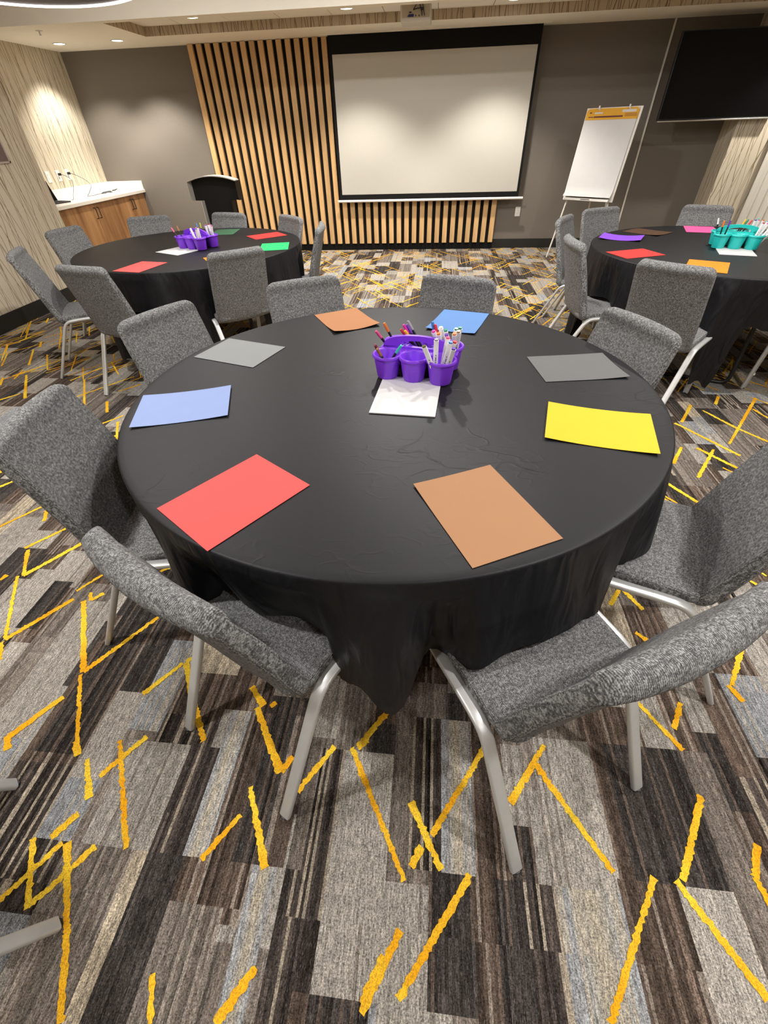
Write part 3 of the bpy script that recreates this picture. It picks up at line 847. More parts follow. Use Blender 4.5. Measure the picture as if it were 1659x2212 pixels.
for u in (-0.16, 0.20):
    part('peg', sweep(fillet([ev(u, 0.415, 0.02), ev(u, 0.43, -0.03), ev(u, 0.455, -0.035)], 0.01), circ(0.010, 8)), 'white_plastic', t, True)

# ------------------------------------------------------------------ flip chart pad (hangs on the easel)
t = thing('flip_chart_pad', 'large blank paper pad with an amber header on the easel', 'paper pad', tuple(EC), -ea)
V, Fc = [], []
rows = 24
for side in (0, 1):
    for j in range(rows + 1):
        v = -0.434 + 0.868 * j / rows
        c = -0.006 - 0.045 * max(0, (-0.33 - v) / 0.10) ** 2 + (0.012 if side else 0)
        for u in (-0.31, -0.1, 0.1, 0.31):
            V.append(ev(u, v, min(c, 0.011) if side == 0 else 0.0115 + min(0, c - 0.006)))
kk = 4 * (rows + 1)
for side in (0, 1):
    for j in range(rows):
        for i in range(3):
            a = side * kk + j * 4 + i
            Fc.append((a, a + 1, a + 5, a + 4))
part('sheets', (V, Fc), 'paper_white', t, True)
hd = [(-0.31, 0.33), (0.31, 0.33), (0.31, 0.41), (0.285, 0.434), (-0.285, 0.434), (-0.31, 0.41)]
V = [ev(u, v, -0.0085) for u, v in hd] + [ev(u, v, 0.011) for u, v in hd]
part('header', (V, [tuple(range(6)), tuple(range(11, 5, -1))] + [(k, (k + 1) % 6, 6 + (k + 1) % 6, 6 + k) for k in range(6)]), 'pad_header', t)
for (u0, u1, v0, v1, mm) in ((-0.21, 0.14, 0.350, 0.364, 'pad_print'), (-0.275, -0.215, 0.352, 0.360, 'pad_print'), (-0.27, -0.245, 0.392, 0.402, 'pad_print'),
                             (0.16, 0.30, 0.352, 0.385, 'pad_amber'), (-0.21, -0.11, 0.385, 0.40, 'paper_white'), (0.12, 0.28, 0.392, 0.415, 'paper_white')):
    part('header_print', slab(u0, u1, v0, v1, -0.0095, -0.0086), mm, t)

# ------------------------------------------------------------------ counter, cabinets and what lies on them
CT = 0.855
t = thing('worktop', 'white countertop with upstands in the left recess', 'countertop', (0, 0, 0))
part('slab', box(RECESS, -4.62, 5.62, BACK, CT - 0.04, CT, 0.004), 'counter_white', t)
part('upstand', box(RECESS, RECESS + 0.02, 5.62, BACK, CT, 0.962, 0.003), 'counter_white', t)
part('upstand', box(RECESS + 0.02, -4.63, BACK - 0.02, BACK, CT, 0.962, 0.003), 'counter_white', t)
def cabinet(y0, y1, seam, label):
    t = thing('base_cabinet', label, 'cabinet', (0, 0, 0), 0, 'base cabinets under the worktop')
    part('body', box(RECESS + 0.006, -4.672, y0 + 0.001, y1 - 0.001, 0.08, CT - 0.041), 'cabinet_wood', t)
    part('toe_kick', box(RECESS + 0.006, -4.73, y0 + 0.001, y1 - 0.001, 0.0, 0.08), 'black_matte', t)
    for a, b, hy in ((y0, seam, seam - 0.035), (seam, y1, seam + 0.035)):
        if b - a < 0.05:
            continue
        d = part('door', box(-4.671, -4.652, a + 0.002, b - 0.002, 0.085, CT - 0.045, 0.001), 'cabinet_wood', t)
        part('handle', sweep(fillet([(-4.652, hy, 0.765), (-4.622, hy, 0.765), (-4.622, hy, 0.645), (-4.652, hy, 0.645)], 0.006, 2), rrect(0.009, 0.009, 0.002, 1)), 'black_plastic', d)
cabinet(5.65, 6.244, 5.66, 'walnut base cabinet at the near left end of the worktop')
cabinet(6.245, 7.155, 6.70, 'walnut base cabinet with two black handles in the middle of the counter')
cabinet(7.156, 8.02, 7.61, 'walnut base cabinet with black handles against the back wall')

t = thing('laptop', 'open black laptop on the white counter beside the wall corner', 'laptop', (-4.93, 6.31, CT), -0.30)
part('base', box(-0.12, 0.12, -0.17, 0.17, 0.0, 0.016, 0.004), 'black_plastic', t)
part('keyboard', box(-0.06, 0.09, -0.15, 0.15, 0.016, 0.0175), 'black_matte', t)
part('lid', xf(box(-0.006, 0.0, -0.17, 0.17, 0.0, 0.22, 0.002), (-0.12, 0, 0.014), Matrix.Rotation(-0.35, 3, 'Y')), 'black_gloss', t)

for (yy, lab) in ((6.79, 'white outlet above the counter nearest the laptop, nothing plugged in'), (7.0, 'middle white outlet above the counter with a black plug'), (7.195, 'white outlet above the counter nearest the back wall with a plug')):
    outlet((RECESS, yy, 1.10), 'x', lab, 'outlet', 'outlets above the counter')
def cord(label, pts, plug):
    t = thing('power_cord', label, 'cable', (0, 0, 0))
    part('cord', sweep(smooth_path(pts, 6), circ(0.0035, 6)), 'cable_grey', t, True)
    part('plug', box(plug[0], plug[0] + 0.035, plug[1] - 0.014, plug[1] + 0.014, plug[2] - 0.014, plug[2] + 0.014, 0.005), 'black_plastic', t)
z = CT + 0.004
cord('grey cord from the middle outlet to the laptop', [(-5.16, 7.0, 1.115), (-5.12, 7.06, 1.08), (-5.10, 7.09, 1.035), (-5.08, 7.03, 0.965), (-5.0, 6.85, 0.895), (-4.94, 6.74, z), (-4.92, 6.68, z)], (-5.197, 7.0, 1.115))
cord('grey cord from the right outlet looping down onto the counter', [(-5.16, 7.195, 1.115), (-5.08, 7.21, 1.085), (-5.0, 7.24, 1.03), (-4.95, 7.24, 0.97), (-4.97, 7.18, 0.90), (-5.0, 7.15, z), (-4.96, 7.12, z), (-4.93, 7.22, z), (-4.98, 7.36, z), (-4.93, 7.50, z)], (-5.197, 7.195, 1.115))
t = thing('coiled_cable', 'small coil of grey cable on the counter near the front edge', 'cable', (-4.93, 7.52, z))
pts = [(0.035 * math.cos(a * 1.05) + 0.008 * math.sin(3 * a), 0.14 * math.sin(a) + 0.01 * math.cos(2 * a), 0.002 + 0.0025 * a / 3) for a in [k * 0.35 for k in range(56)]]
part('coil', sweep(pts, circ(0.003, 5)), 'cable_grey', t, True)
part('connector', sweep([(0.03, 0.10, 0.018), (0.05, 0.16, 0.022), (0.05, 0.20, 0.03)], circ(0.006, 6)), 'black_plastic', t)

t = thing('wall_plaque', 'mauve plaque with a pale rim on the patterned left wall', 'wall sign', (LEFT, 0, 0))
part('plate', box(0.0, 0.012, 4.72, 5.195, 1.315, 1.60, 0.002), 'sign_mauve', t)
part('rim', join(box(0.0, 0.018, 4.70, 5.212, 1.300, 1.315), box(0.0, 0.018, 5.195, 5.212, 1.3, 1.61)), 'sign_rim', t)

# ================================================================== furniture
def shell(cl, half_w, half_t, end_r, nper=28, curve=0.0, r_both=(True, True)):
    """padded slab: centreline cl [(y,z)...] resampled; half_w(s), half_t(s); rounded corners at the ends"""
    P = [Vector((0, y, z)) for y, z in cl]
    P = smooth_path(P, 5)
    d = [0.0]
    for i in range(1, len(P)):
        d.append(d[-1] + (P[i] - P[i - 1]).length)
    L = d[-1]
    def at(s):
        for i in range(1, len(P)):
            if s <= d[i] + 1e-9:
                t = (s - d[i - 1]) / (d[i] - d[i - 1])
                return P[i - 1].lerp(P[i], t), (P[i] - P[i - 1]).normalized()
        return P[-1], (P[-1] - P[-2]).normalized()
    ss = []
    ends = [0.0005, 0.003, 0.008, 0.016, 0.028, 0.045]
    ss += [e for e in ends] if r_both[0] else [0.0]
    n = 9
    a, b = (0.06 if r_both[0] else 0.02), (L - 0.06 if r_both[1] else L - 0.02)
    ss += [a + (b - a) * k / n for k in range(n + 1)]
    ss += [L - e for e in reversed(ends)] if r_both[1] else [L]
    V, Fc = [], []
    for s in ss:
        p, tg = at(s)
        nm = Vector((0, -tg.z, tg.y))
        hw, ht = half_w(s / L), half_t(s / L)
        e = min(s if r_both[0] else 9, (L - s) if r_both[1] else 9)
        if e < end_r:
            hw = hw - end_r + math.sqrt(max(0, end_r ** 2 - (end_r - e) ** 2))
        if e < ht:
            ht = ht * math.sqrt(max(0.0004, 1 - ((ht - e) / ht) ** 2))
        for k in range(nper):
            a_ = 2 * PI * k / nper
            ca, sa = math.cos(a_), math.sin(a_)
            # flattened section: straight faces, round edges
            x = (hw - ht) * max(-1, min(1, 1.35 * ca)) + ht * math.copysign(abs(ca) ** 1.0, ca)
            y = ht * math.copysign(abs(sa) ** 0.55, sa)
            q = p + nm * y
            q = q + Vector((0, 1, 0)) * curve * (x / hw) ** 2
            V.append((x, q.y, q.z))
    m = len(ss)
    for i in range(m - 1):
        for k in range(nper):
            k2 = (k + 1) % nper
            Fc.append((i * nper + k, i * nper + k2, (i + 1) * nper + k2, (i + 1) * nper + k))
    Fc.append(tuple(range(nper))[::-1])
    Fc.append(tuple(range((m - 1) * nper, m * nper)))
    return V, Fc

def make_chair():
    t = thing('banquet_chair', 'chair', 'chair')
    st = shell([(-0.150, 0.428), (-0.03, 0.430), (0.10, 0.437), (0.22, 0.443), (0.29, 0.440), (0.322, 0.425)],
               lambda s: 0.205 + 0.010 * math.sin(PI * min(1, s * 1.2)), lambda s: 0.026, 0.05)
    part('seat', st, 'fabric', t, True)
    bk_ = shell([(-0.098, 0.398), (-0.122, 0.425), (-0.140, 0.475), (-0.157, 0.54), (-0.178, 0.62), (-0.201, 0.70), (-0.225, 0.78), (-0.252, 0.872)],
                lambda s: 0.212 - 0.010 * s, lambda s: 0.031 - 0.006 * s + 0.007 * math.exp(-((s - 0.955) / 0.035) ** 2) - 0.004 * math.exp(-((s - 0.87) / 0.04) ** 2), 0.05, curve=0.018)
    part('backrest', bk_, 'fabric', t, True)
    pan = [(0.20 * math.cos(a), -0.05 + 0.055 * math.sin(a)) for a in [PI + PI * k / 12 for k in range(13)]] + [(0.20, 0.24), (-0.20, 0.24)]
    part('seat_pan', prism(pan, 2, 0.388, 0.404), 'shell_tan', t)
    sec = rrect(0.034, 0.018, 0.0055, 2)
    for s in (-1, 1):
        rear = fillet([(s * 0.216, -0.300, 0.004), (s * 0.226, -0.085, 0.412), (s * 0.226, 0.02, 0.418)], 0.06, 7)
        lg = part('leg', sweep(rear, sec, (1, 0, 0)), 'chair_metal', t, True)
        part('glide', xf(lathe([(0.012, 0), (0.012, 0.006), (0.001, 0.007)], 10), (s * 0.216, -0.300, 0.0)), 'black_plastic', lg)
        front = fillet([(s * 0.226, 0.16, 0.420), (s * 0.226, 0.265, 0.424), (s * 0.216, 0.300, 0.004)], 0.05, 7)
        lg = part('leg', sweep(front, sec, (1, 0, 0)), 'chair_metal', t, True)
        part('glide', xf(lathe([(0.012, 0), (0.012, 0.006), (0.001, 0.007)], 10), (s * 0.216, 0.300, 0.0)), 'black_plastic', lg)
        part('bumper', box(s * 0.205 - 0.006, s * 0.205 + 0.006, 0.278, 0.292, 0.10, 0.115, 0.002), 'white_plastic', lg)
        part('side_rail', sweep([(s * 0.226, 0.02, 0.418), (s * 0.226, 0.16, 0.420)], sec, (1, 0, 0)), 'chair_metal', t, True)
    return t
CH = make_chair()
# x, y, facing angle in degrees, label
T1, T2, T3 = (-0.134, 1.458), (-2.06, 4.03), (2.10, 3.78)
CHAIRS1 = [(-0.395, 0.662, 61.5, 'grey tweed chair in front of the large red sheet, back to the camera'),
           (0.318, 0.604, 120.6, 'grey tweed chair in front of the large tan sheet, back to the camera'),
           (0.772, 1.041, 160.5, 'grey tweed chair beside the yellow sheet, cut by the right edge'),
           (0.61, 1.743, 202, 'grey tweed chair behind the charcoal sheet on the near table'),
           (0.053, 2.275, 249, 'grey tweed chair behind the steel blue sheet across the near table'),
           (-0.581, 2.249, 298.2, 'grey tweed chair behind the copper brown sheet across the near table'),
           (-1.03, 1.83, 336.1, 'grey tweed chair behind the pale grey sheet on the near table'),
           (-0.930, 1.050, 11, 'grey tweed chair beside the lavender blue sheet at the left edge')]
CHAIRS2 = [(-2.829, 3.392, 28.1, 'grey chair in profile farthest left, next to the patterned wall'),
           (-2.148, 3.019, 75.8, 'grey chair, back to the camera, left of the far left table'),
           (-1.497, 3.412, 130, 'grey chair, back to the camera, hiding the orange sheet on the far left table'),
           (-1.205, 4.21, 187, 'grey chair seen edge-on at the right side of the far left table'),
           (-1.528, 4.586, 224.6, 'grey chair at the far left table behind its red sheet nearest the slats'),
           (-2.144, 4.811, 255, 'grey chair at the far left table standing before the lectern'),
           (-2.781, 4.686, 294.3, 'grey chair at the far left table in front of the walnut cabinets'),
           (-3.102, 4.201, 352, 'grey chair between the far left table and the patterned wall corner')]
CHAIRS3 = [(1.281, 4.323, 332.2, 'grey chair at the far right table, farther of two on its left'),
           (1.175, 3.505, 3, 'grey chair at the far right table, nearer of two on its left'),
           (1.602, 4.71, 295.5, 'grey chair at the far right table standing before the easel'),
           (2.337, 4.745, 242.9, 'grey chair at the far right table behind the pink sheet'),
           (1.463, 2.931, 49, 'grey chair, back to the camera, by the orange sheet on the far right table'),
           (2.565, 2.915, 112, 'grey chair of which a leg and rail show at the right edge')]
CHAIRS4 = [(-1.21, -0.073, 230.6, 'chair of which only two silver legs enter at the lower left corner')]
first = True
for lst, grp in ((CHAIRS1, 'chairs around the near table'), (CHAIRS2, 'chairs around the far left table'), (CHAIRS3, 'chairs around the far right table'), (CHAIRS4, 'chairs of a table behind the camera')):
    for (x, y, a, lab) in lst:
        rz = math.radians(a) - PI / 2
        if first:
            c, first = CH, False
            c.location = (x, y, 0)
            c.rotation_euler = (0, 0, rz)
        else:
            c = dup(CH, (x, y, 0), rz)
        c['label'] = lab
        c['group'] = grp

# ------------------------------------------------------------------ tables and cloths
TR = 0.914
def round_table(cx, cy, label, ang):
    t = thing('round_table', label, 'table', (cx, cy, 0), ang, 'round folding tables')
    part('tabletop', lathe([(0.001, 0.722), (TR - 0.012, 0.722), (TR - 0.004, 0.73), (TR - 0.004, 0.744), (TR - 0.012, 0.750), (0.001, 0.750)], 64, False), 'shell_tan', t)
    for s in (-1, 1):
        pth = fillet([(-0.28, s * 0.52, 0.72), (-0.30, s * 0.55, 0.012), (0.30, s * 0.55, 0.012), (0.28, s * 0.52, 0.72)], 0.06, 5)
        part('leg', sweep(pth, circ(0.014, 8)), 'black_plastic', t, True)
        part('brace', sweep([(0, s * 0.50, 0.70), (0, s * 0.545, 0.30)], circ(0.008, 6)), 'black_plastic', t)
    return t

def cloth(cx, cy, chairs, z_free, z_seat, seed, r_free=0.014, raise_w=0.228, seat_r=None):
    rr = np.random.default_rng(seed)
    nth = 288
    th = [2 * PI * k / nth for k in range(nth)]
    ca = [(math.atan2(y - cy, x - cx), math.hypot(x - cx, y - cy)) for x, y, *_ in chairs]
    ph = rr.uniform(0, 6.28, 6)
    fr = [7, 12, 19, 27, 37, 5]
    am = [0.5, 0.9, 1.0, 0.8, 0.35, 0.4]
    zt = 0.757
    V, Fc = [], []
    rings = [0.02, 0.15, 0.30, 0.45, 0.58, 0.70, 0.79, 0.85, 0.89, TR - 0.006]
    for r in rings:
        for a in th:
            V.append((cx + r * math.cos(a), cy + r * math.sin(a), zt))
    for r, dz in ((TR - 0.002, -0.001), (TR + 0.001, -0.004), (TR + 0.002, -0.010)):
        for a in th:
            V.append((cx + r * math.cos(a), cy + r * math.sin(a), zt + dz))
    rows = 22
    for j in range(1, rows + 1):
        t = j / rows
        for a in th:
            g = 0.0
            rs = 0.890
            for ci, (c, d) in enumerate(ca):
                da = abs((a - c + PI) % (2 * PI) - PI)
                w = raise_w
                gi = 1 / (1 + (da / w) ** 26)
                if gi > g:
                    g = gi
                    rs = seat_r[ci] if seat_r else 0.890
            f = sum(A * math.sin(F_ * a + p + 0.7 * math.sin(2 * a + p)) for A, F_, p in zip(am, fr, ph)) / 2.0
            f = f - 0.45 * abs(math.sin(21 * a + 1.5 * math.sin(3 * a) + ph[4])) * (0.5 + 0.5 * math.sin(5 * a + ph[0]))
            zf = z_free + 0.02 * math.sin(3 * a + ph[2]) + 0.03 * math.sin(38 * a + ph[3])
            zh = zf * (1 - g) + (z_seat + 0.012 * math.sin(17 * a + ph[1])) * g
            amp = (0.056 * t ** 0.65) * (1 - 0.5 * g)
            r = TR + 0.002 + amp * f + t * r_free * (1 - g) + (rs - TR) * g * t ** 1.3
            r = max(r, TR + 0.002 - 0.10 * max(0.0, t - 0.14))
            z = zt - 0.010 - t * (zt - 0.010 - zh)
            V.append((cx + r * math.cos(a), cy + r * math.sin(a), z))
    R_ = len(rings) + 3 + rows
    for i in range(R_ - 1):
        for k in range(nth):
            k2 = (k + 1) % nth
            Fc.append((i * nth + k, i * nth + k2, (i + 1) * nth + k2, (i + 1) * nth + k))
    Fc.append(tuple(range(nth))[::-1])
    return V, Fc
def table_and_cloth(c, chairs, tl, cl, ang, z_free, z_seat, seed, seat_r=None):
    round_table(c[0], c[1], tl, ang)
    o = part('tablecloth', cloth(c[0], c[1], chairs, z_free, z_seat, seed, seat_r=seat_r), 'cloth', None, True)
    tag(o, cl, 'tablecloth', 'black round tablecloths')
table_and_cloth(T1, CHAIRS1, 'round folding table with black tube legs under the near cloth', 'black tablecloth over the large near table with eight sheets on it', 0.1, 0.385, 0.482, 3, [0.868, 0.972, 0.93, 0.89, 0.89, 0.89, 0.89, 0.89])
table_and_cloth(T2, CHAIRS2, 'round folding table under the cloth at the far left', 'black tablecloth over the far left table with the purple caddy', 0.5, 0.10, 0.475, 5)
table_and_cloth(T3, CHAIRS3 + [(2.10, 2.82), (2.28, 2.82)], 'round folding table under the cloth at the far right', 'black tablecloth over the far right table with the teal caddy', -0.4, 0.10, 0.475, 8)

# ------------------------------------------------------------------ sheets of paper
def sheet(x, y, ang, col, label, L=0.305, W=0.229, z=0.7585, curl=(0, 0, 0, 0), thick=0.0008, grp=None, bow=0.0):
    nx_, ny_ = 14, 10
    V, Fc = [], []
    for top in (1, 0):
        for j in range(ny_ + 1):
            for i in range(nx_ + 1):
                u, v = i / nx_, j / ny_
                h = 0
                for (cu, cv), c in zip(((0, 0), (1, 0), (1, 1), (0, 1)), curl):
                    dd = math.hypot((u - cu) * L, (v - cv) * W) / 0.16
                    h += c * max(0, 1 - dd) ** 2
                h += bow * (2 * u - 1) ** 2
                V.append(((u - 0.5) * L, (v - 0.5) * W, h + (thick if top else 0)))
    k = (nx_ + 1)
    m = k * (ny_ + 1)
    for s in (0, 1):
        for j in range(ny_):
            for i in range(nx_):
                a = s * m + j * k + i
                f = (a, a + 1, a + k + 1, a + k)
                Fc.append(f if s == 0 else f[::-1])
    ring = [i for i in range(k)] + [j * k + nx_ for j in range(1, ny_ + 1)] + [ny_ * k + i for i in range(nx_ - 1, -1, -1)] + [j * k for j in range(ny_ - 1, 0, -1)]
    for a, b in zip(ring, ring[1:] + ring[:1]):
        Fc.append((a, a + m, b + m, b))
    o = part('paper_sheet', (V, Fc), 'paper_' + col, None)
    o.location = (x, y, z)
    o.rotation_euler = (0, 0, math.radians(ang))
    tag(o, label, 'paper', grp)
    return o
D = math.degrees
g1 = 'sheets on the near table'
sheet(-0.478, 0.795, D(0.9581), 'red', 'large bright red sheet at the near left of the near table', grp=g1)
sheet(0.144, 0.786, D(0.4636), 'tan', 'large tan sheet at the near right of the near table', L=0.229, W=0.305, grp=g1, curl=(0, 0, 0, 0.004))
sheet(0.521, 1.191, D(-0.2270), 'yellow', 'bright yellow sheet with raised ends on the near table', grp=g1, bow=0.006)
sheet(0.554, 1.634, D(0.1484), 'grey', 'charcoal grey sheet at the right of the near table', grp=g1, curl=(0, 0.006, 0.002, 0))
sheet(-0.831, 1.258, D(0.3138), 'lavender', 'lavender blue sheet at the left of the near table', grp=g1, bow=0.005)
sheet(-0.804, 1.739, D(1.2500), 'pale_grey', 'pale grey sheet at the far left of the near table', L=0.229, W=0.305, grp=g1)
sheet(-0.415, 2.155, 30.2, 'copper', 'copper brown sheet with lifted corners at the far side of the near table', L=0.229, W=0.305, grp=g1, curl=(0.012, 0.012, 0, 0))
sheet(0.130, 2.146, -16.9, 'steel', 'steel blue sheet at the far side of the near table', L=0.229, W=0.305, grp=g1, curl=(0.008, 0.006, 0, 0))
sheet(-0.070, 1.372, -4.5, 'white', 'white sheets under the purple caddy on the near table', L=0.216, W=0.279, thick=0.003, grp='white sheets under the caddies')
g2 = 'sheets on the far left table'
sheet(-2.109, 3.290, 78.6, 'red', 'red sheet at the near edge of the far left table', grp=g2)
sheet(-1.311, 3.965, 13.0, 'green', 'bright green sheet at the right of the far left table', L=0.229, W=0.305, grp=g2)
sheet(-1.531, 4.463, 40.3, 'scarlet', 'red sheet at the far right of the far left table beside the slats', grp=g2)
sheet(-2.015, 4.684, 6.5, 'dark_green', 'dark green sheet on the far left table near the lectern', L=0.229, W=0.305, grp=g2)
sheet(-1.572, 3.500, -55, 'orange', 'orange sheet mostly hidden behind a chair at the far left table', grp=g2)
sheet(-2.077, 3.811, 62.7, 'white', 'white sheets under the purple caddy on the far left table', L=0.216, W=0.279, thick=0.003, grp='white sheets under the caddies')
g3 = 'sheets on the far right table'
sheet(1.482, 4.158, 334.4, 'purple', 'purple sheet with raised ends on the far right table', grp=g3, bow=0.012)
sheet(1.760, 4.398, 40, 'dark_brown', 'dark brown sheet on the far right table', L=0.229, W=0.305, grp=g3, curl=(0.008, 0.004, 0, 0))
sheet(1.403, 3.588, 19.7, 'scarlet', 'red sheet at the left edge of the far right table', grp=g3)
sheet(2.218, 4.490, -17.5, 'pink', 'pink sheet on the far right table beside the teal caddy', L=0.229, W=0.305, grp=g3)
sheet(1.714, 3.210, -28, 'orange', 'orange sheet half hidden behind a chair at the far right table', L=0.229, W=0.305, grp=g3)
sheet(2.62, 4.16, 8, 'dark_green', 'green sheet cut by the right edge behind the teal caddy', grp=g3)
sheet(2.076, 3.628, -18.2, 'white', 'white sheets under the teal caddy', L=0.216, W=0.279, thick=0.003, grp='white sheets under the caddies')

# ------------------------------------------------------------------ marker caddies
CUPX, CUPY, CH_ = 0.100, 0.066, 0.086
def caddy(loc, rz, mat, label):
    t = thing('marker_caddy', label, 'caddy', loc, rz, 'marker caddies on the tables')
    cu = None
    for i in (-1, 0, 1):
        for j in (-1, 1):
            if cu is None:
                cu = mesh('cup', *lathe([(0.001, 0.003), (0.034, 0.003), (0.0355, 0.006), (0.0455, CH_ - 0.004), (0.0475, CH_ - 0.001), (0.0515, CH_), (0.0545, CH_ - 0.003),
                                         (0.0545, CH_ - 0.010), (0.0490, CH_ - 0.011), (0.0385, 0.004), (0.0365, 0.0), (0.001, 0.0)], 30, False), True)
                cu.materials.append(MAT[mat])
            c = link('cup', cu, t)
            c.location = (i * CUPX, j * CUPY, 0)
    part('deck', box(-0.145, 0.145, -0.0185, 0.0185, CH_ - 0.010, CH_ - 0.003, 0.002), mat, t)
    for s in (-1, 1):
        part('web', prism([(s * 0.05 - 0.028, -0.0185), (s * 0.05, -0.046), (s * 0.05 + 0.028, -0.0185), (s * 0.05 + 0.028, 0.0185), (s * 0.05, 0.046), (s * 0.05 - 0.028, 0.0185)], 2, CH_ - 0.0095, CH_ - 0.0035), mat, t)
    arch = [(-0.135, CH_ - 0.006)] + [(0.135 * -math.cos(PI * k / 20), CH_ + 0.046 * math.sin(PI * k / 20) ** 0.8) for k in range(1, 20)] + [(0.135, CH_ - 0.006)]
    hole = [(0.075 * -math.cos(PI * k / 14), CH_ + 0.004 + 0.024 * math.sin(PI * k / 14)) for k in range(15)]
    # handle: arched plate with a slot, built as a strip between outer and inner outline
    n = 21
    outer = arch
    inner = []
    for k in range(n):
        q = k / (n - 1) * 14
        i0 = min(13, int(q))
        f = q - i0
        inner.append((hole[i0][0] * (1 - f) + hole[i0 + 1][0] * f, hole[i0][1] * (1 - f) + hole[i0 + 1][1] * f))
    V = []
    for yy in (-0.007, 0.007):
        V += [(x, yy, z) for x, z in outer] + [(x, yy, z) for x, z in inner]
    Fc = []
    m = 2 * n
    for k in range(n - 1):
        Fc.append((k, k + 1, n + k + 1, n + k))
        Fc.append((m + k, m + n + k, m + n + k + 1, m + k + 1))
        Fc.append((k, m + k, m + k + 1, k + 1))
        Fc.append((n + k, n + k + 1, m + n + k + 1, m + n + k))
    Fc += [(0, n, m + n, m), (n - 1, m + n - 1, m + 2 * n - 1, 2 * n - 1)]
    part('handle', (V, Fc), mat, t)
    part('handle_base', box(-0.135, 0.135, -0.007, 0.007, CH_ - 0.008, CH_ + 0.004), mat, t)
    return t
A1 = math.radians(-13)
caddy((-0.04, 1.565, 0.762), A1, 'purple_plastic', 'purple plastic marker caddy in the middle of the near table')
C2, A2 = (-1.955, 3.955, 0.762), math.radians(-22)
C3, A3 = (2.125, 3.775, 0.762), math.radians(-17)
caddy(C2, A2, 'purple_plastic', 'purple plastic marker caddy on the far left table')
caddy(C3, A3, 'teal_plastic', 'teal plastic marker caddy on the far right table')

def aim(b, v):
    return Vector((0, 0, 1)).rotation_difference(Vector(v)).to_matrix().to_4x4(), b
_cache = {}
def stick(kind, b, v, ln, colr, label, grp):
    """a pen (black barrel, coloured cap) or a marker (white barrel, coloured end)"""
    t = thing('fineliner_pen' if kind == 'pen' else 'alcohol_marker', label, 'pen' if kind == 'pen' else 'marker', b, 0, grp)
    t.rotation_euler = Vector((0, 0, 1)).rotation_difference(Vector(v)).to_euler()
    key = (kind, round(ln, 3), colr)
    if key not in _cache:
        if kind == 'pen':
            body = mesh('barrel', *lathe([(0.002, 0.0), (0.0045, 0.012), (0.0046, ln - 0.036), (0.001, ln - 0.036)], 10), True)
            cap = mesh('cap', *lathe([(0.0054, ln - 0.038), (0.0056, ln - 0.012), (0.0046, ln - 0.002), (0.001, ln)], 10), True)
            body.materials.append(MAT['black_plastic'])
            cap.materials.append(MAT['cap_' + colr])
            _cache[key] = [('barrel', body), ('cap', cap)]
        else:
            sec = rrect(0.0165, 0.0125, 0.004, 2)
            body = mesh('barrel', *sweep([(0, 0, 0), (0, 0, ln - 0.006)], sec, (1, 0, 0)), False)
            cap = mesh('colour_end', *sweep([(0, 0, ln - 0.006), (0, 0, ln - 0.001), (0, 0, ln)], rrect(0.0135, 0.0098, 0.004, 2), (1, 0, 0)), False)
            pr = mesh('printed_text', *join(*[box(-0.0010, 0.0016, -0.00645, -0.0062, ln * q0, ln * q1) for q0, q1 in ((0.36, 0.42), (0.44, 0.47), (0.49, 0.58), (0.61, 0.64))]))
            body.materials.append(MAT['marker_white'])
            cap.materials.append(MAT['cap_' + colr])
            pr.materials.append(MAT['marker_print'])
            _cache[key] = [('barrel', body), ('colour_end', cap), ('printed_text', pr)]
    for nm, me in _cache[key]:
        link(nm, me, t)
    return t
seen = {}
ORD = ['', 'second ', 'third ', 'fourth ']
def uniq(s):
    k = seen.get(s, 0)
    seen[s] = k + 1
    return s if k == 0 else s.replace('the ', ORD[min(k, 3)].strip() + ' of the like, in the ', 1)
CUPN1 = {}
for (p, ln, c) in PENS:
    where = 'front left cup' if p[1] < 1.56 else ('back left cup' if p[0] < -0.08 else ('back middle cup' if p[0] < 0.03 else 'back right cup'))
    stick('pen', tuple(p[:3]), tuple(p[3:]), ln, c, f'black pen with {c} cap in the {where} of the near purple caddy', 'pens in the near purple caddy')
mk = {}
for (p, c) in MARK:
    where = 'front right cup' if p[1] < 1.55 else 'back right cup'
    key = (c, where)
    mk[key] = mk.get(key, 0) + 1
    extra = '' if mk[key] == 1 else (', standing further right' if mk[key] == 2 else ', rearmost')
    stick('marker', tuple(p[:3]), tuple(p[3:]), 0.15, c, f'white marker, {c} end, in the {where} of the near caddy' + extra, 'markers in the near purple caddy')
def fill(c, a, items, what, grp):
    rt = Vector((math.cos(a), math.sin(a), 0))
    fw = Vector((-math.sin(a), math.cos(a), 0))
    for (i, j, kind, colr, ox, oy, tx, ty, wh) in items:
        b = Vector(c) + rt * (i * CUPX + ox) + fw * (j * CUPY + oy) + Vector((0, 0, 0.006))
        v = (rt * tx + fw * ty + Vector((0, 0, 1))).normalized()
        nm = (f'black pen with {colr} cap' if kind == 'pen' else f'white marker, {colr} end,')
        stick(kind, tuple(b), tuple(v), 0.155 if kind == 'pen' else 0.148, colr, f'{nm} in the {wh} of the {what}', grp)
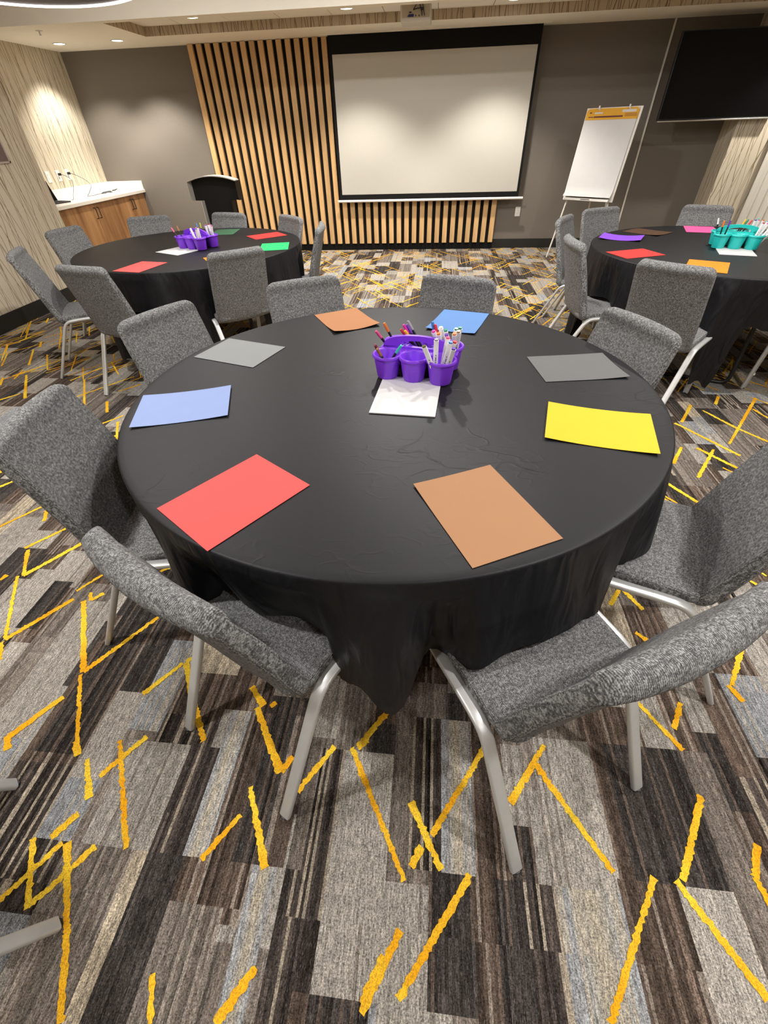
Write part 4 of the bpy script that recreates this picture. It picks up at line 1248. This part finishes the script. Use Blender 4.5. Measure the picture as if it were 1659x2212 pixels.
fill(C2, A2, [(-1, -1, 'pen', 'pink', 0.0, 0.0, -0.55, -0.1, 'front left cup'), (-1, -1, 'pen', 'brown', 0.012, 0.01, -0.42, 0.1, 'front left cup'),
              (0, 1, 'pen', 'blue', -0.01, 0, -0.30, 0.1, 'back middle cup'), (0, 1, 'pen', 'lime', 0.006, 0, -0.05, 0.05, 'back middle cup'),
              (1, -1, 'marker', 'white', -0.012, -0.01, -0.40, 0.05, 'front right cup'), (1, -1, 'marker', 'grey', 0.0, 0.012, -0.20, 0.12, 'front right cup'),
              (1, -1, 'marker', 'olive', 0.012, 0.0, -0.05, 0.05, 'front right cup'), (1, -1, 'marker', 'pink', 0.006, -0.014, 0.10, -0.05, 'front right cup'), (1, -1, 'marker', 'blue', -0.005, -0.016, 0.22, -0.1, 'front right cup'),
              (1, 1, 'marker', 'orange', -0.015, 0.0, -0.18, 0.02, 'back right cup'), (1, 1, 'marker', 'red', 0.0, 0.012, -0.10, 0.10, 'back right cup'),
              (1, 1, 'marker', 'maroon', -0.008, 0.016, -0.24, 0.14, 'back right cup'), (1, 1, 'marker', 'purple', 0.0, -0.014, -0.08, -0.06, 'back right cup'),
              (1, 1, 'marker', 'blue', 0.014, 0.004, 0.06, 0.0, 'back right cup'), (1, 1, 'marker', 'pink', 0.018, -0.01, 0.20, -0.04, 'back right cup')],
     'far left purple caddy', 'pens and markers in the far left caddy')
fill(C3, A3, [(-1, -1, 'pen', 'orange', -0.005, 0.0, -0.12, 0.02, 'front left cup'), (-1, -1, 'pen', 'purple', 0.012, 0.0, 0.02, 0.05, 'front left cup'),
              (-1, 1, 'pen', 'white', 0.0, 0.0, -0.25, 0.1, 'back left cup'),
              (0, 1, 'pen', 'yellow', -0.01, 0.0, 0.28, 0.1, 'back middle cup'), (0, 1, 'pen', 'green', 0.0, 0.01, 0.34, 0.12, 'back middle cup'), (0, 1, 'pen', 'red', 0.01, 0.0, 0.42, 0.1, 'back middle cup'),
              (1, 1, 'pen', 'teal', -0.012, 0.01, 0.10, 0.05, 'back right cup'), (1, 1, 'marker', 'pink', -0.01, 0.0, 0.12, 0.05, 'back right cup'), (1, 1, 'marker', 'purple', -0.016, -0.006, 0.0, 0.0, 'back right cup'),
              (1, 1, 'marker', 'orange', 0.004, 0.012, 0.24, 0.1, 'back right cup'), (1, 1, 'marker', 'blue', 0.016, 0.0, 0.36, 0.05, 'back right cup'),
              (1, -1, 'marker', 'red', -0.01, 0.004, 0.15, 0.08, 'front right cup'), (1, -1, 'marker', 'magenta', 0.0, 0.012, 0.28, 0.1, 'front right cup'),
              (1, -1, 'marker', 'teal', 0.008, 0.0, 0.42, 0.02, 'front right cup'), (1, -1, 'marker', 'orange', 0.014, -0.01, 0.55, 0.0, 'front right cup')],
     'teal caddy', 'pens and markers in the teal caddy')
